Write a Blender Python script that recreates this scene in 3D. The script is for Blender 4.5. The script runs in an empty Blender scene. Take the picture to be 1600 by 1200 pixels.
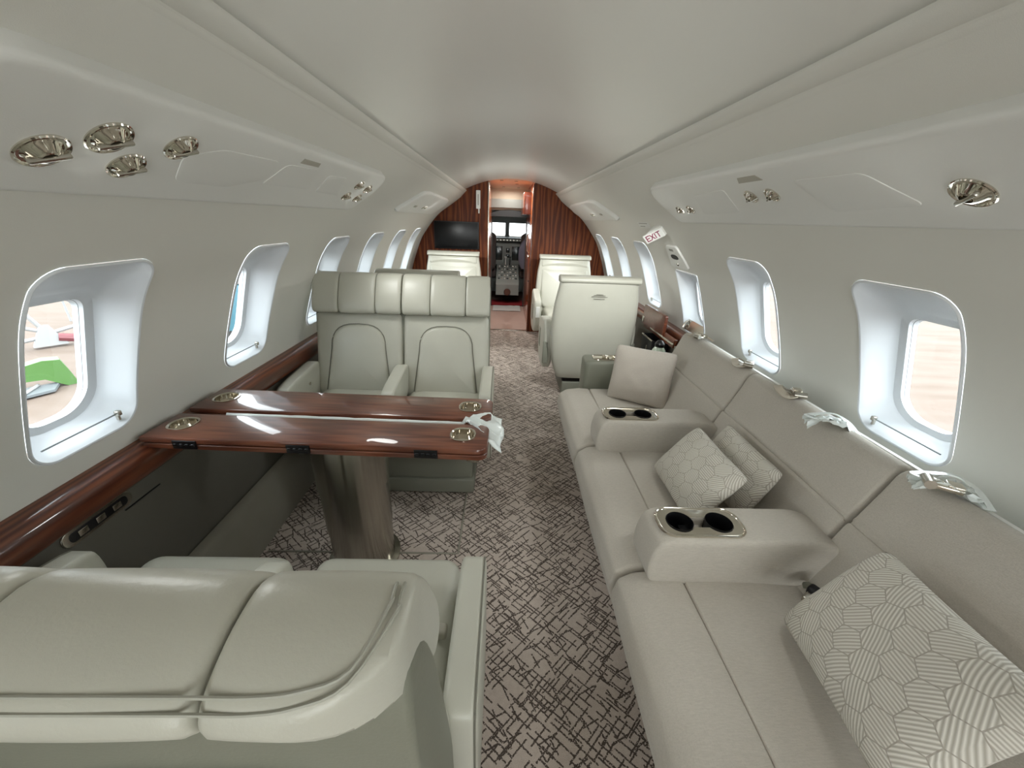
import bpy, bmesh, math, random
from mathutils import Vector, Matrix, noise
random.seed(7)
PI = math.pi
sc = bpy.context.scene
COL = sc.collection

# ------------------------------------------------------------------ camera, world, exposure
cam_d = bpy.data.cameras.new('cabin_camera'); cam_d.sensor_width = 36.0; cam_d.lens = 13.5
cam_d.clip_start = 0.01; cam_d.clip_end = 300
cam = bpy.data.objects.new('cabin_camera', cam_d); COL.objects.link(cam)
def view_axes(yaw, pitch, roll):
    y, p, r = (math.radians(a) for a in (yaw, pitch, roll))
    fwd = Vector((math.sin(y)*math.cos(p), math.cos(y)*math.cos(p), -math.sin(p)))
    right = Vector((math.cos(y), -math.sin(y), 0))
    up = right.cross(fwd)
    rr = right*math.cos(r) + up*math.sin(r)
    uu = up*math.cos(r) - right*math.sin(r)
    return rr, uu, -fwd
X, U, B = view_axes(1.7455, 23.2214, 2.2)
m = Matrix((X, U, B)).transposed().to_4x4(); m.translation = Vector((-0.06, 0.0, 1.40))
cam.matrix_world = m
sc.camera = cam

w = bpy.data.worlds.new('hangar_daylight'); sc.world = w; w.use_nodes = True
bg = w.node_tree.nodes['Background']; bg.inputs[0].default_value = (0.90, 0.97, 1.0, 1); bg.inputs[1].default_value = .37
sc.view_settings.view_transform = 'Standard'; sc.view_settings.look = 'None'
sc.view_settings.gamma = 1.0; sc.view_settings.use_curve_mapping = False
sc.view_settings.exposure = 4.62
try:
    sc.cycles.max_bounces = 16; sc.cycles.diffuse_bounces = 12; sc.cycles.glossy_bounces = 5; sc.cycles.transparent_max_bounces = 12
    sc.cycles.use_denoising = True; sc.cycles.sample_clamp_indirect = 10
except Exception: pass

def area(name, loc, size, energy, aim, col=(1, 1, 1), sy=None):
    ld = bpy.data.lights.new(name, 'AREA'); ld.energy = energy; ld.size = size; ld.color = col
    if sy: ld.shape = 'RECTANGLE'; ld.size_y = sy
    lo = bpy.data.objects.new(name, ld); COL.objects.link(lo); lo.location = loc
    lo.rotation_euler = Vector(aim).to_track_quat('-Z', 'Y').to_euler(); return lo
# unseen fill light added behind the viewer to brighten the cabin
area('aft_fill_light', (0, -4.3, 1.0), 2.0, 3.0, (0, 1, .05), (.95, .99, 1.0), 1.5)
def fill_spot(loc, aim, energy, ang=70, soft=.03):  # added spots that brighten seats and cabin, no lit fixture stands there
    ld = bpy.data.lights.new('fill_spot', 'SPOT'); ld.energy = energy; ld.spot_size = math.radians(ang); ld.spot_blend = .9; ld.shadow_soft_size = soft; ld.color = (.98, 1, .97)
    lo = bpy.data.objects.new('fill_spot', ld); COL.objects.link(lo); lo.location = loc
    lo.rotation_euler = (Vector(aim)-Vector(loc)).to_track_quat('-Z', 'Y').to_euler()
for sx in (-1, 1):
    fill_spot((sx*.74, 3.72, 1.44), (sx*.665, 4.45, .85), 1.7)
    for y_, e_ in ((-2.6, 1.2), (-.9, .25), (.74, .36), (1.93, .52), (3.85, 1.1)):
        fill_spot((sx*.775, y_, 1.425), (-sx*.45, y_+.25, .75), e_, 172, .09)
fill_spot((.75, 1.90, 1.43), (.66, 2.95, .80), 2.2)
# ------------------------------------------------------------------ material helpers
def srgb(r, g, b):
    f = lambda c: (c/255/12.92) if c/255 <= 0.04045 else ((c/255+0.055)/1.055)**2.4
    return (f(r), f(g), f(b), 1)
class NT:
    def __init__(s, name):
        s.m = bpy.data.materials.new(name); s.m.use_nodes = True
        s.t = s.m.node_tree; s.b = s.t.nodes['Principled BSDF']
    def n(s, typ, **kw):
        n = s.t.nodes.new(typ)
        for k, v in kw.items(): setattr(n, k, v)
        return n
    def l(s, a, b): s.t.links.new(a, b)
    def val(s, x, sock):
        if hasattr(x, 'links'): s.l(x, sock)
        else: sock.default_value = x
    def math(s, op, a, b=0.0, c=None):
        n = s.n('ShaderNodeMath', operation=op); s.val(a, n.inputs[0]); s.val(b, n.inputs[1])
        if c is not None: s.val(c, n.inputs[2])
        return n.outputs[0]
    def coord(s, which='Object', scale=None, rot=None):
        tc = s.n('ShaderNodeTexCoord').outputs[which]
        if scale or rot:
            mp = s.n('ShaderNodeMapping'); s.l(tc, mp.inputs[0])
            if scale: mp.inputs['Scale'].default_value = scale
            if rot: mp.inputs['Rotation'].default_value = rot
            return mp.outputs[0]
        return tc
    def noise(s, co, scale, detail=3, rough=0.55):
        n = s.n('ShaderNodeTexNoise'); s.l(co, n.inputs['Vector']); n.inputs['Scale'].default_value = scale
        n.inputs['Detail'].default_value = detail; n.inputs['Roughness'].default_value = rough
        return n.outputs['Fac']
    def ramp(s, fac, stops):
        r = s.n('ShaderNodeValToRGB'); s.l(fac, r.inputs[0]); e = r.color_ramp.elements
        while len(e) < len(stops): e.new(0.5)
        for i, (p, c) in enumerate(stops): e[i].position = p; e[i].color = c
        return r.outputs[0]
    def mix(s, f, a, b):
        n = s.n('ShaderNodeMix', data_type='RGBA'); s.val(f, n.inputs[0]); s.val(a, n.inputs[6]); s.val(b, n.inputs[7])
        return n.outputs[2]
    def bump(s, h, strength=0.2, dist=0.002):
        n = s.n('ShaderNodeBump'); s.l(h, n.inputs['Height']); n.inputs['Strength'].default_value = strength
        n.inputs['Distance'].default_value = dist; s.l(n.outputs[0], s.b.inputs['Normal'])
    def set(s, **kw):
        names = dict(col='Base Color', rough='Roughness', metal='Metallic', spec='Specular IOR Level', coat='Coat Weight', coatr='Coat Roughness', sheen='Sheen Weight', alpha='Alpha')
        for k, v in kw.items(): s.val(v, s.b.inputs[names[k]])
        return s

def plain(name, col, rough=0.5, metal=0.0, spec=0.5, bump=None, var=0.0, coat=0.0):
    t = NT(name); co = t.coord()
    n = t.noise(co, 9 if var else 30, 3)
    c2 = tuple(min(1, x*(1+var)) for x in col[:3]) + (1,); c1 = tuple(x*(1-var) for x in col[:3]) + (1,)
    if var: t.set(col=t.mix(n, c1, c2))
    else: t.set(col=col)
    t.set(rough=rough, metal=metal, spec=spec, coat=coat)
    if bump: t.bump(t.noise(co, bump[0], 4), bump[1], 0.002)
    return t.m

WALL = plain('cabin_wall_laminate', srgb(214, 213, 206), 0.5, bump=(600, 0.12), spec=0.35)
CEIL = plain('headliner_satin', srgb(226, 225, 220), 0.28, bump=(300, 0.03), spec=0.5)
LINER = plain('window_liner_plastic', srgb(212, 216, 220), 0.4)
SEAL = plain('grey_seal', srgb(120, 126, 128), 0.5)
PSU = plain('service_panel_plastic', srgb(220, 220, 216), 0.45, bump=(500, 0.1))
PSU2 = plain('service_door_plastic', srgb(218, 218, 214), 0.5)
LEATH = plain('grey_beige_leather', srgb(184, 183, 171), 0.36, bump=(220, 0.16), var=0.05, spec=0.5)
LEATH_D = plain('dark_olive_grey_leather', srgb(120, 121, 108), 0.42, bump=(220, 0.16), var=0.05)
PIPE = plain('leather_piping', srgb(160, 160, 148), 0.5)
SEAMM = plain('dark_seam_thread', srgb(112, 110, 99), 0.6)
BASEM = plain('seat_base_laminate', srgb(126, 127, 115), 0.55, bump=(200, 0.1))
DADO = plain('dado_dark_fabric', srgb(100, 97, 88), 0.85, bump=(900, 0.3), var=0.06)
BOLST = plain('bolster_fabric', srgb(140, 136, 124), 0.85, bump=(700, 0.4), var=0.08)
CHROME = plain('polished_nickel', srgb(214, 208, 196), 0.08, metal=1.0)
CHROME2 = plain('satin_nickel', srgb(190, 186, 176), 0.25, metal=1.0)
BLACK = plain('black_plastic', srgb(18, 18, 20), 0.35)
BLACKM = plain('black_hinge_metal', srgb(26, 25, 28), 0.45, metal=0.4)
SCREEN = plain('black_screen_glass', srgb(8, 9, 11), 0.3, spec=.3)
WHITEP = plain('white_plastic', srgb(228, 228, 224), 0.4)
TAUPE = plain('taupe_label_plastic', srgb(168, 164, 152), 0.5)
REDTXT = plain('dark_red_print', srgb(128, 20, 66), 0.6)
GREYTXT = plain('grey_print', srgb(140, 140, 132), 0.6)
BAGM = plain('white_translucent_plastic', srgb(224, 230, 228), 0.22, spec=0.7)
STRAP = plain('beige_webbing', srgb(176, 166, 150), 0.7, bump=(500, 0.4))
CREAM = plain('cream_panel', srgb(222, 206, 184), 0.5)
REDRUG = plain('deep_red_rug', srgb(130, 24, 30), 0.9, bump=(400, 0.4))
BROWNC = plain('brown_cockpit_carpet', srgb(92, 62, 52), 0.9, bump=(400, 0.4))
COCKG = plain('cockpit_grey', srgb(140, 146, 142), 0.5)
COCKD = plain('cockpit_dark_grey', srgb(58, 62, 62), 0.6)
DISP = plain('dark_teal_display', srgb(22, 40, 42), 0.15)
JACK = plain('blue_grey_cloth', srgb(92, 94, 108), 0.9, bump=(60, 0.6))
SHEEP = plain('dark_seat_cover', srgb(58, 54, 52), 0.9, bump=(120, 0.8))
BLUE = plain('bright_blue_paint', (0.023, 0.099, 0.133, 1), 0.5)
GREENP = plain('lime_green_paint', (0.046, 0.116, 0.023, 1), 0.5)
REDP = plain('red_paint', (0.133, 0.029, 0.035, 1), 0.5)
WPAINT = plain('white_paint', (0.217, 0.217, 0.217, 1), 0.5)
STEELX = plain('galvanised_steel', (0.104, 0.116, 0.122, 1), 0.6)
RUBBER = plain('grey_rubber', (0.087, 0.087, 0.087, 1), 0.7)
AMBER = plain('warm_lamp_lens', srgb(240, 220, 190), 0.3)

def steel():
    t = NT('brushed_stainless'); co = t.coord(scale=(30, 30, 1))
    n = t.noise(co, 2, 3)
    t.set(col=t.ramp(n, [(0.3, srgb(176, 172, 162)), (0.7, srgb(188, 184, 174))]), metal=1.0, rough=.2)
    t.b.inputs['Anisotropic'].default_value = .92; t.b.inputs['Anisotropic Rotation'].default_value = .25
    tg = t.n('ShaderNodeTangent', direction_type='RADIAL', axis='Z'); t.l(tg.outputs[0], t.b.inputs['Tangent'])
    return t.m
STEEL = steel()

def wood(name, dark, mid, lite, scale, gloss=0.12, flame=0.0, coatw=0.8):
    t = NT(name); co = t.coord(scale=scale)
    n1 = t.noise(co, 1.2, 5, 0.6)
    wv = t.n('ShaderNodeTexWave', wave_type='BANDS', bands_direction='X'); t.l(co, wv.inputs['Vector'])
    wv.inputs['Scale'].default_value = 1.6; wv.inputs['Distortion'].default_value = 5 + flame; wv.inputs['Detail'].default_value = 3
    wv.inputs['Detail Scale'].default_value = 1.4
    n2 = t.noise(co, 9, 4, 0.7)
    f = t.math('MULTIPLY_ADD', wv.outputs['Fac'], 0.45, t.math('MULTIPLY', n1, 0.35))
    f = t.math('MULTIPLY_ADD', n2, 0.25, f)
    t.set(col=t.ramp(f, [(0.25, dark), (0.5, mid), (0.8, lite)]), rough=0.35 if coatw > .5 else .55, coat=coatw, coatr=gloss, spec=0.3 if coatw > .5 else .15)
    return t.m
TWOOD = wood('table_veneer', srgb(84, 43, 29), srgb(102, 56, 39), srgb(122, 72, 51), (0.7, 26, 26), 0.03)
LWOOD = wood('ledge_veneer', srgb(74, 36, 22), srgb(96, 50, 31), srgb(120, 66, 42), (12, 0.7, 12), 0.06)
BWOOD = wood('bulkhead_veneer', srgb(74, 33, 17), srgb(92, 45, 24), srgb(122, 67, 36), (3.6, 3.6, 0.45), 0.3, flame=7, coatw=.06)
OWOOD = wood('honey_door_veneer', srgb(130, 66, 30), srgb(170, 92, 46), srgb(196, 118, 66), (10, 10, 0.8), 0.08)

def fabric(name, c1, c2, lines=None):
    t = NT(name); co = t.coord()
    n = t.noise(t.coord(scale=(1, 6, 6)), 60, 4, 0.7); n2 = t.noise(co, 2.5, 2)
    n3 = t.noise(t.coord(scale=(8, 1, 1)), 130, 2, 0.6)
    f = t.math('MULTIPLY_ADD', n, 0.5, t.math('MULTIPLY_ADD', n2, 0.3, t.math('MULTIPLY', n3, 0.25)))
    t.set(col=t.ramp(f, [(0.3, c1), (0.75, c2)]), rough=0.9, spec=0.2, sheen=0.15)
    t.bump(t.math('ADD', n, n3), 0.35, 0.0015); return t.m
FAB = fabric('divan_woven_fabric', srgb(166, 160, 150), srgb(194, 188, 178))
FABP = fabric('plain_pillow_fabric', srgb(176, 168, 158), srgb(198, 190, 180))

def carpet():
    t = NT('crosshatch_carpet'); tc = t.coord()
    base = t.noise(tc, 500, 2); b2 = t.noise(tc, 60, 3)
    wob = t.n('ShaderNodeTexNoise'); t.l(tc, wob.inputs['Vector']); wob.inputs['Scale'].default_value = 160
    sep0 = t.n('ShaderNodeVectorMath', operation='MULTIPLY_ADD'); t.l(wob.outputs['Color'], sep0.inputs[0])
    sep0.inputs[1].default_value = (0.006, 0.006, 0); t.l(tc, sep0.inputs[2])
    total = None
    for i, (ang, p, L, ph) in enumerate([(40, .030, .11, 0.0), (40, .023, .085, 3.3), (-44, .031, .12, 7.1), (-44, .022, .075, 11.7), (62, .06, .06, 17.0), (-25, .065, .07, 23.0)]):
        mp = t.n('ShaderNodeMapping'); t.l(sep0.outputs[0], mp.inputs[0]); mp.inputs['Rotation'].default_value = (0, 0, math.radians(ang)); mp.inputs['Location'].default_value = (ph, ph*1.7, 0)
        s = t.n('ShaderNodeSeparateXYZ'); t.l(mp.outputs[0], s.inputs[0])
        a, b = s.outputs[0], s.outputs[1]
        bp = t.math('DIVIDE', b, p); row = t.math('FLOOR', bp); fr = t.math('FRACT', bp)
        wn = t.n('ShaderNodeTexWhiteNoise', noise_dimensions='1D'); t.l(row, wn.inputs['W'])
        ap = t.math('ADD', t.math('DIVIDE', a, L), t.math('MULTIPLY', wn.outputs['Value'], 9.0))
        seg = t.math('FLOOR', ap); fa = t.math('FRACT', ap)
        cv = t.n('ShaderNodeCombineXYZ'); t.l(row, cv.inputs[0]); t.l(seg, cv.inputs[1]); cv.inputs[2].default_value = ph
        w2 = t.n('ShaderNodeTexWhiteNoise', noise_dimensions='3D'); t.l(cv.outputs[0], w2.inputs['Vector'])
        on = t.math('GREATER_THAN', w2.outputs['Value'], 0.46)
        pos = t.math('MULTIPLY_ADD', w2.outputs['Value'], 1.2, -0.42)
        d = t.math('ABSOLUTE', t.math('SUBTRACT', fr, pos))
        line = t.math('LESS_THAN', d, 0.0024/p)
        ends = t.math('LESS_THAN', fa, 0.86)
        v = t.math('MULTIPLY', t.math('MULTIPLY', on, line), ends)
        total = v if total is None else t.math('MAXIMUM', total, v)
    br = t.math('GREATER_THAN', t.noise(tc, 240, 1), 0.38)
    total = t.math('MULTIPLY', total, br)
    bc = t.ramp(t.math('MULTIPLY_ADD', base, 0.7, t.math('MULTIPLY', b2, 0.3)), [(0.3, srgb(166, 153, 143)), (0.7, srgb(208, 196, 186))])
    t.set(col=t.mix(t.math('MULTIPLY', total, 0.9), bc, srgb(52, 42, 38)), rough=0.95, spec=0.1)
    t.bump(base, 0.5, 0.003); return t.m
CARPET = carpet()

def hexpillow():
    t = NT('hexagon_stripe_weave')
    uv = t.n('ShaderNodeUVMap').outputs[0]
    sc_ = t.n('ShaderNodeVectorMath', operation='SCALE'); t.l(uv, sc_.inputs[0]); sc_.inputs['Scale'].default_value = 1/0.054
    p = sc_.outputs[0]
    def vm(op, a, b=None):
        n = t.n('ShaderNodeVectorMath', operation=op)
        t.val(a, n.inputs[0])
        if b is not None: t.val(b, n.inputs[1])
        return n
    S = (1.0, 1.7320508, 1.0); H = (0.5, 0.8660254, 0.5)
    pa = vm('ADD', p, (100, 173.20508, 0)).outputs[0]
    a = vm('SUBTRACT', vm('MODULO', pa, S).outputs[0], H).outputs[0]
    b = vm('SUBTRACT', vm('MODULO', vm('SUBTRACT', pa, H).outputs[0], S).outputs[0], H).outputs[0]
    a = vm('MULTIPLY', a, (1, 1, 0)).outputs[0]; b = vm('MULTIPLY', b, (1, 1, 0)).outputs[0]
    la = vm('LENGTH', a).outputs['Value']; lb = vm('LENGTH', b).outputs['Value']
    use = t.math('LESS_THAN', la, lb)
    mx = t.n('ShaderNodeMix', data_type='VECTOR'); t.l(use, mx.inputs[0]); t.l(b, mx.inputs[4]); t.l(a, mx.inputs[5])
    g = mx.outputs[1]
    idv = vm('SUBTRACT', pa, g).outputs[0]
    rnd = t.n('ShaderNodeSeparateXYZ'); t.l(idv, rnd.inputs[0])
    k = t.math('ROUND', t.math('ADD', t.math('MULTIPLY', rnd.outputs[0], 2.0), t.math('MULTIPLY', rnd.outputs[1], 1.1547)))
    k3 = t.math('MODULO', k, 3.0)
    ang = t.math('MULTIPLY', k3, math.radians(60))
    gs = t.n('ShaderNodeSeparateXYZ'); t.l(g, gs.inputs[0])
    proj = t.math('ADD', t.math('MULTIPLY', gs.outputs[0], t.math('SINE', ang)), t.math('MULTIPLY', gs.outputs[1], t.math('COSINE', ang)))
    st = t.math('MULTIPLY_ADD', t.math('SINE', t.math('MULTIPLY', proj, 2*PI*8.0)), 0.5, 0.5)
    ax = t.math('ABSOLUTE', gs.outputs[0]); ay = t.math('ABSOLUTE', gs.outputs[1])
    ed = t.math('MAXIMUM', ax, t.math('ADD', t.math('MULTIPLY', ax, 0.5), t.math('MULTIPLY', ay, 0.8660254)))
    edge = t.math('GREATER_THAN', ed, 0.48)
    c = t.mix(st, srgb(168, 163, 152), srgb(212, 208, 199))
    c = t.mix(edge, c, srgb(162, 156, 146))
    t.set(col=c, rough=0.9, spec=0.2)
    t.bump(t.math('SUBTRACT', st, edge), 0.45, 0.002); return t.m
HEX = hexpillow()

def glass():
    t = NT('cabin_window_glass'); tr = t.n('ShaderNodeBsdfTransparent'); gl = t.n('ShaderNodeBsdfGlossy'); gl.inputs['Roughness'].default_value = 0.02
    lw = t.n('ShaderNodeLayerWeight'); lw.inputs[0].default_value = .5; frv = t.math('MULTIPLY_ADD', t.math('POWER', lw.outputs['Facing'], 5.0), .55, .03); mx = t.n('ShaderNodeMixShader')
    tr.inputs[0].default_value = (0.95, 0.97, 0.97, 1)
    t.l(frv, mx.inputs[0]); t.l(tr.outputs[0], mx.inputs[1]); t.l(gl.outputs[0], mx.inputs[2])
    t.l(mx.outputs[0], t.t.nodes['Material Output'].inputs[0]); return t.m
GLASS = glass()

def floormat():
    t = NT('hangar_floor_paint'); n = t.noise(t.coord(scale=(.35, 2.2, 1)), 1.4, 5)
    t.set(col=t.ramp(n, [(0.3, (0.102, 0.076, 0.060, 1)), (0.7, (0.128, 0.100, 0.084, 1))]), rough=0.8, spec=.1); return t.m
HFLOOR = floormat()

# ------------------------------------------------------------------ mesh helpers
class M:
    def __init__(s): s.v = []; s.f = []; s.uv = {}
    def add(s, vs, fs):
        o = len(s.v); s.v += [tuple(v) for v in vs]; s.f += [tuple(o+i for i in f) for f in fs]; return o
    def xf(s, mat):
        s.v = [tuple(mat @ Vector(v)) for v in s.v]; return s
def link(name, data, parent=None):
    o = bpy.data.objects.new(name, data); COL.objects.link(o)
    if parent: o.parent = parent
    return o
def obj(name, mb, mat, parent=None, angle=40, flat=False, fix=True):
    me = bpy.data.meshes.new(name); me.from_pydata(mb.v, [], mb.f); me.validate()
    if fix:
        bm = bmesh.new(); bm.from_mesh(me); bmesh.ops.remove_doubles(bm, verts=bm.verts, dist=1e-6)
        bmesh.ops.recalc_face_normals(bm, faces=bm.faces); bm.to_mesh(me); bm.free()
    me.materials.append(mat)
    if not flat:
        me.polygons.foreach_set('use_smooth', [True]*len(me.polygons))
        me.set_sharp_from_angle(angle=math.radians(angle))
    me.update()
    return link(name, me, parent)
def tag(o, label, cat, group=None):
    o['label'] = label; o['category'] = cat
    if group: o['group'] = group
    return o
def thing(name, label, cat, loc=(0, 0, 0), rz=0.0, group=None, rot=None):
    o = bpy.data.objects.new(name, None); COL.objects.link(o); o.location = loc
    o.rotation_euler = rot if rot else (0, 0, rz); o.empty_display_size = 0.05
    return tag(o, label, cat, group)
def struct(o): o['kind'] = 'structure'; return o
def dup(root, label, loc=None, rz=None):
    r = root.copy(); COL.objects.link(r); r['label'] = label
    if loc is not None: r.location = loc
    if rz is not None: r.rotation_euler = (0, 0, rz)
    for ch in list(root.children):
        c = ch.copy(); COL.objects.link(c); c.parent = r
        for g in list(ch.children):
            d = g.copy(); COL.objects.link(d); d.parent = c
    return r

def rbox(mb, c, s, r=0.01, seg=3, mat=None):
    bm = bmesh.new(); bmesh.ops.create_cube(bm, size=1.0)
    bmesh.ops.scale(bm, vec=Vector(s), verts=bm.verts)
    r = min(r, min(s)*0.49)
    if r > 0: bmesh.ops.bevel(bm, geom=list(bm.edges), offset=r, segments=seg, profile=0.5, affect='EDGES', clamp_overlap=True)
    bm.verts.ensure_lookup_table()
    T = Matrix.Translation(Vector(c)) @ (mat if mat else Matrix())
    mb.add([T @ v.co for v in bm.verts], [[v.index for v in f.verts] for f in bm.faces]); bm.free(); return mb
def frame_from(d):
    d = Vector(d).normalized(); a = Vector((0, 0, 1)) if abs(d.z) < 0.9 else Vector((1, 0, 0))
    u = d.cross(a).normalized(); return u, d.cross(u).normalized(), d
def tube(mb, pts, r, n=10, cap=True, flat=1.0):
    pts = [Vector(p) for p in pts]; rings = []; u = None
    for i, p in enumerate(pts):
        d = (pts[min(i+1, len(pts)-1)] - pts[max(i-1, 0)]).normalized()
        if u is None: u, v, _ = frame_from(d)
        else:
            u = (u - d*u.dot(d)).normalized(); v = d.cross(u)
        rr = r[i] if isinstance(r, (list, tuple)) else r
        rings.append([p + u*math.cos(2*PI*k/n)*rr + v*math.sin(2*PI*k/n)*rr*flat for k in range(n)])
    return loft(mb, rings, cap, cap)
def loft(mb, rings, cap0=True, cap1=True, closed=True):
    n = len(rings[0]); vs = [p for r in rings for p in r]; fs = []
    for i in range(len(rings)-1):
        for k in range(n if closed else n-1):
            a = i*n+k; b = i*n+(k+1) % n; fs.append((a, b, b+n, a+n))
    if cap0: fs.append(tuple(range(n-1, -1, -1)))
    if cap1: fs.append(tuple(range((len(rings)-1)*n, len(rings)*n)))
    mb.add(vs, fs); return mb
def lathe(mb, prof, c=(0, 0, 0), axis=(0, 0, 1), n=32, cap=True):
    u, v, d = frame_from(axis); c = Vector(c)
    return loft(mb, [[c + d*h + (u*math.cos(2*PI*k/n) + v*math.sin(2*PI*k/n))*r for k in range(n)] for r, h in prof], cap, cap)
def rrect(w, h, r, n=6, cx=0, cy=0):
    rs = r if isinstance(r, (list, tuple)) else [r]*4   # tr, tl, bl, br
    out = []
    for (sx, sy, a0), rr in zip([(1, 1, 0), (-1, 1, 90), (-1, -1, 180), (1, -1, 270)], rs):
        x0 = cx + sx*(w/2-rr); y0 = cy + sy*(h/2-rr)
        for k in range(n+1):
            a = math.radians(a0 + 90*k/n); out.append((x0+rr*math.cos(a), y0+rr*math.sin(a)))
    return out
def resample(pts, step, closed=True):
    out = []; L = len(pts)
    for i in range(L if closed else L-1):
        a = Vector(pts[i]); b = Vector(pts[(i+1) % L]); k = max(1, int(math.ceil((b-a).length/step)))
        for j in range(k): out.append(tuple(a.lerp(b, j/k)))
    if not closed: out.append(tuple(pts[-1]))
    return out
def inset(pts, d):
    n = len(pts); out = []
    for i in range(n):
        a = Vector(pts[i-1]); b = Vector(pts[i]); c = Vector(pts[(i+1) % n])
        e1 = (b-a); e2 = (c-b)
        if e1.length < 1e-9: e1 = e2
        if e2.length < 1e-9: e2 = e1
        n1 = Vector((-e1.y, e1.x)).normalized(); n2 = Vector((-e2.y, e2.x)).normalized()
        nn = (n1+n2)
        nn = nn.normalized() if nn.length > 1e-6 else n1
        k = 1/max(0.5, nn.dot(n1)); out.append((b.x+nn.x*d*k, b.y+nn.y*d*k))
    return out
def smooth_closed(pts, it=2):
    for _ in range(it):
        o = []
        for i in range(len(pts)):
            a = Vector(pts[i]); b = Vector(pts[(i+1) % len(pts)]); o += [tuple(a*0.75+b*0.25), tuple(a*0.25+b*0.75)]
        pts = o
    return pts
def pad(mb, outline, depth, r, bulge=0.0, mapf=None, back=True, seg=4, rings=5, backr=False):
    """upholstered pad: outline (ccw) in u,v; w runs 0..depth; edge rounded by r, face bulged."""
    f = mapf or (lambda u, v, w: (u, v, w)); R = []
    cx = sum(p[0] for p in outline)/len(outline); cy = sum(p[1] for p in outline)/len(outline)
    if backr:
        for k in range(seg+1):
            a = PI/2*k/seg; R.append(([q for q in inset(outline, r*(1-math.sin(a)))], r*(1-math.cos(a))))
    else: R.append((outline, 0.0))
    for k in range(seg+1):
        a = PI/2*k/seg; R.append((inset(outline, r*(1-math.cos(a))), depth-r+r*math.sin(a)))
    last = R[-1][0]
    for j in range(1, rings):
        t = 1-j/rings; R.append(([(cx+(p[0]-cx)*t, cy+(p[1]-cy)*t) for p in last], depth+bulge*(1-t**2.2)))
    rings3 = [[f(p[0], p[1], w_) for p in o] for o, w_ in R]
    n = len(outline); o0 = len(mb.v)
    loft(mb, rings3, back, False)
    ctr = len(mb.v); mb.v.append(tuple(f(cx, cy, depth+bulge)))
    base = o0+(len(rings3)-1)*n
    for k in range(n): mb.f.append((base+k, base+(k+1) % n, ctr))
    return mb
def prism(mb, outline, w0, w1, mapf=None, bev=0.0):
    f = mapf or (lambda u, v, w: (u, v, w))
    if bev:
        rs = [(inset(outline, bev), w0), (outline, w0+bev), (outline, w1-bev), (inset(outline, bev), w1)]
    else: rs = [(outline, w0), (outline, w1)]
    return loft(mb, [[f(p[0], p[1], w_) for p in o] for o, w_ in rs])
def cut(o, cm):
    co = obj('cutter', cm, BLACK); bpy.context.view_layer.update(); co.matrix_world = o.matrix_world.copy(); md = o.modifiers.new('b', 'BOOLEAN'); md.object = co; md.operation = 'DIFFERENCE'; md.solver = 'EXACT'
    dg = bpy.context.evaluated_depsgraph_get(); dg.update()
    me = bpy.data.meshes.new_from_object(o.evaluated_get(dg)); o.modifiers.clear(); old = o.data; o.data = me
    me.polygons.foreach_set('use_smooth', [True]*len(me.polygons)); me.set_sharp_from_angle(angle=math.radians(35))
    while len(me.materials) > 1: me.materials.pop()
    bpy.data.objects.remove(co); bpy.data.meshes.remove(old)

def catm3(P, k=5):
    P = [Vector(p) for p in P]; out = []
    for i in range(len(P)-1):
        p0 = P[max(i-1, 0)]; p1 = P[i]; p2 = P[i+1]; p3 = P[min(i+2, len(P)-1)]
        for j in range(k): t = j/k; out.append(0.5*((2*p1)+(-p0+p2)*t+(2*p0-5*p1+4*p2-p3)*t*t+(-p0+3*p1-3*p2+p3)*t**3))
    out.append(P[-1]); return out
# ------------------------------------------------------------------ fuselage profile
PR = [(0.535, 1.690), (0.575, 1.648), (0.62, 1.603), (0.73, 1.525), (0.845, 1.445), (0.93, 1.36), (1.01, 1.26), (1.085, 1.15), (1.15, 1.0), (1.205, .85),
      (1.232, .75), (1.245, .62), (1.247, .5), (1.24, .35), (1.225, .15), (1.21, 0)]
def catmull(P, k=8):
    out = []
    for i in range(len(P)-1):
        p0 = Vector(P[max(i-1, 0)]); p1 = Vector(P[i]); p2 = Vector(P[i+1]); p3 = Vector(P[min(i+2, len(P)-1)])
        for j in range(k):
            t = j/k; out.append(0.5*((2*p1)+(-p0+p2)*t+(2*p0-5*p1+4*p2-p3)*t*t+(-p0+3*p1-3*p2+p3)*t**3))
    out.append(Vector(P[-1])); return out
PD = catmull(PR, 10); PS = [0.0]
for a, b in zip(PD[:-1], PD[1:]): PS.append(PS[-1]+(b-a).length)
def P_at(s):
    s = max(0, min(PS[-1], s)); lo, hi = 0, len(PS)-1
    while hi-lo > 1:
        md = (lo+hi)//2
        if PS[md] <= s: lo = md
        else: hi = md
    t = (s-PS[lo])/max(1e-9, PS[hi]-PS[lo]); p = PD[lo].lerp(PD[hi], t)
    d = (PD[min(hi+2, len(PD)-1)]-PD[max(lo-2, 0)]).normalized()
    return p, Vector((d.y, -d.x))   # inward normal (towards cabin)
def S_of_z(z):
    for i in range(len(PD)-1):
        if PD[i].y >= z >= PD[i+1].y: return PS[i]+(PD[i].y-z)/max(1e-9, PD[i].y-PD[i+1].y)*(PS[i+1]-PS[i])
    return 0.0
def _chk():
    p, nrm = P_at(S_of_z(1.0)); return nrm if nrm.x < 0 else -nrm
SGN = 1 if P_at(S_of_z(1.0))[1].x < 0 else -1
def W(side, y, s, off=0.0):
    p, nrm = P_at(s); nrm = nrm*SGN
    return Vector((side*(p.x+nrm.x*off), y, p.y+nrm.y*off))
Y0, Y1 = -4.48, 5.10
WZ = (0.765, 1.272)
LWIN = [(.81+0.715*k, .81+0.715*k+0.305) for k in range(-7, 6)]      # near .81 at k=3
RWIN = [(.89+0.7333*k, .89+0.7333*k+0.315) for k in range(-7, 6)]
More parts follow.
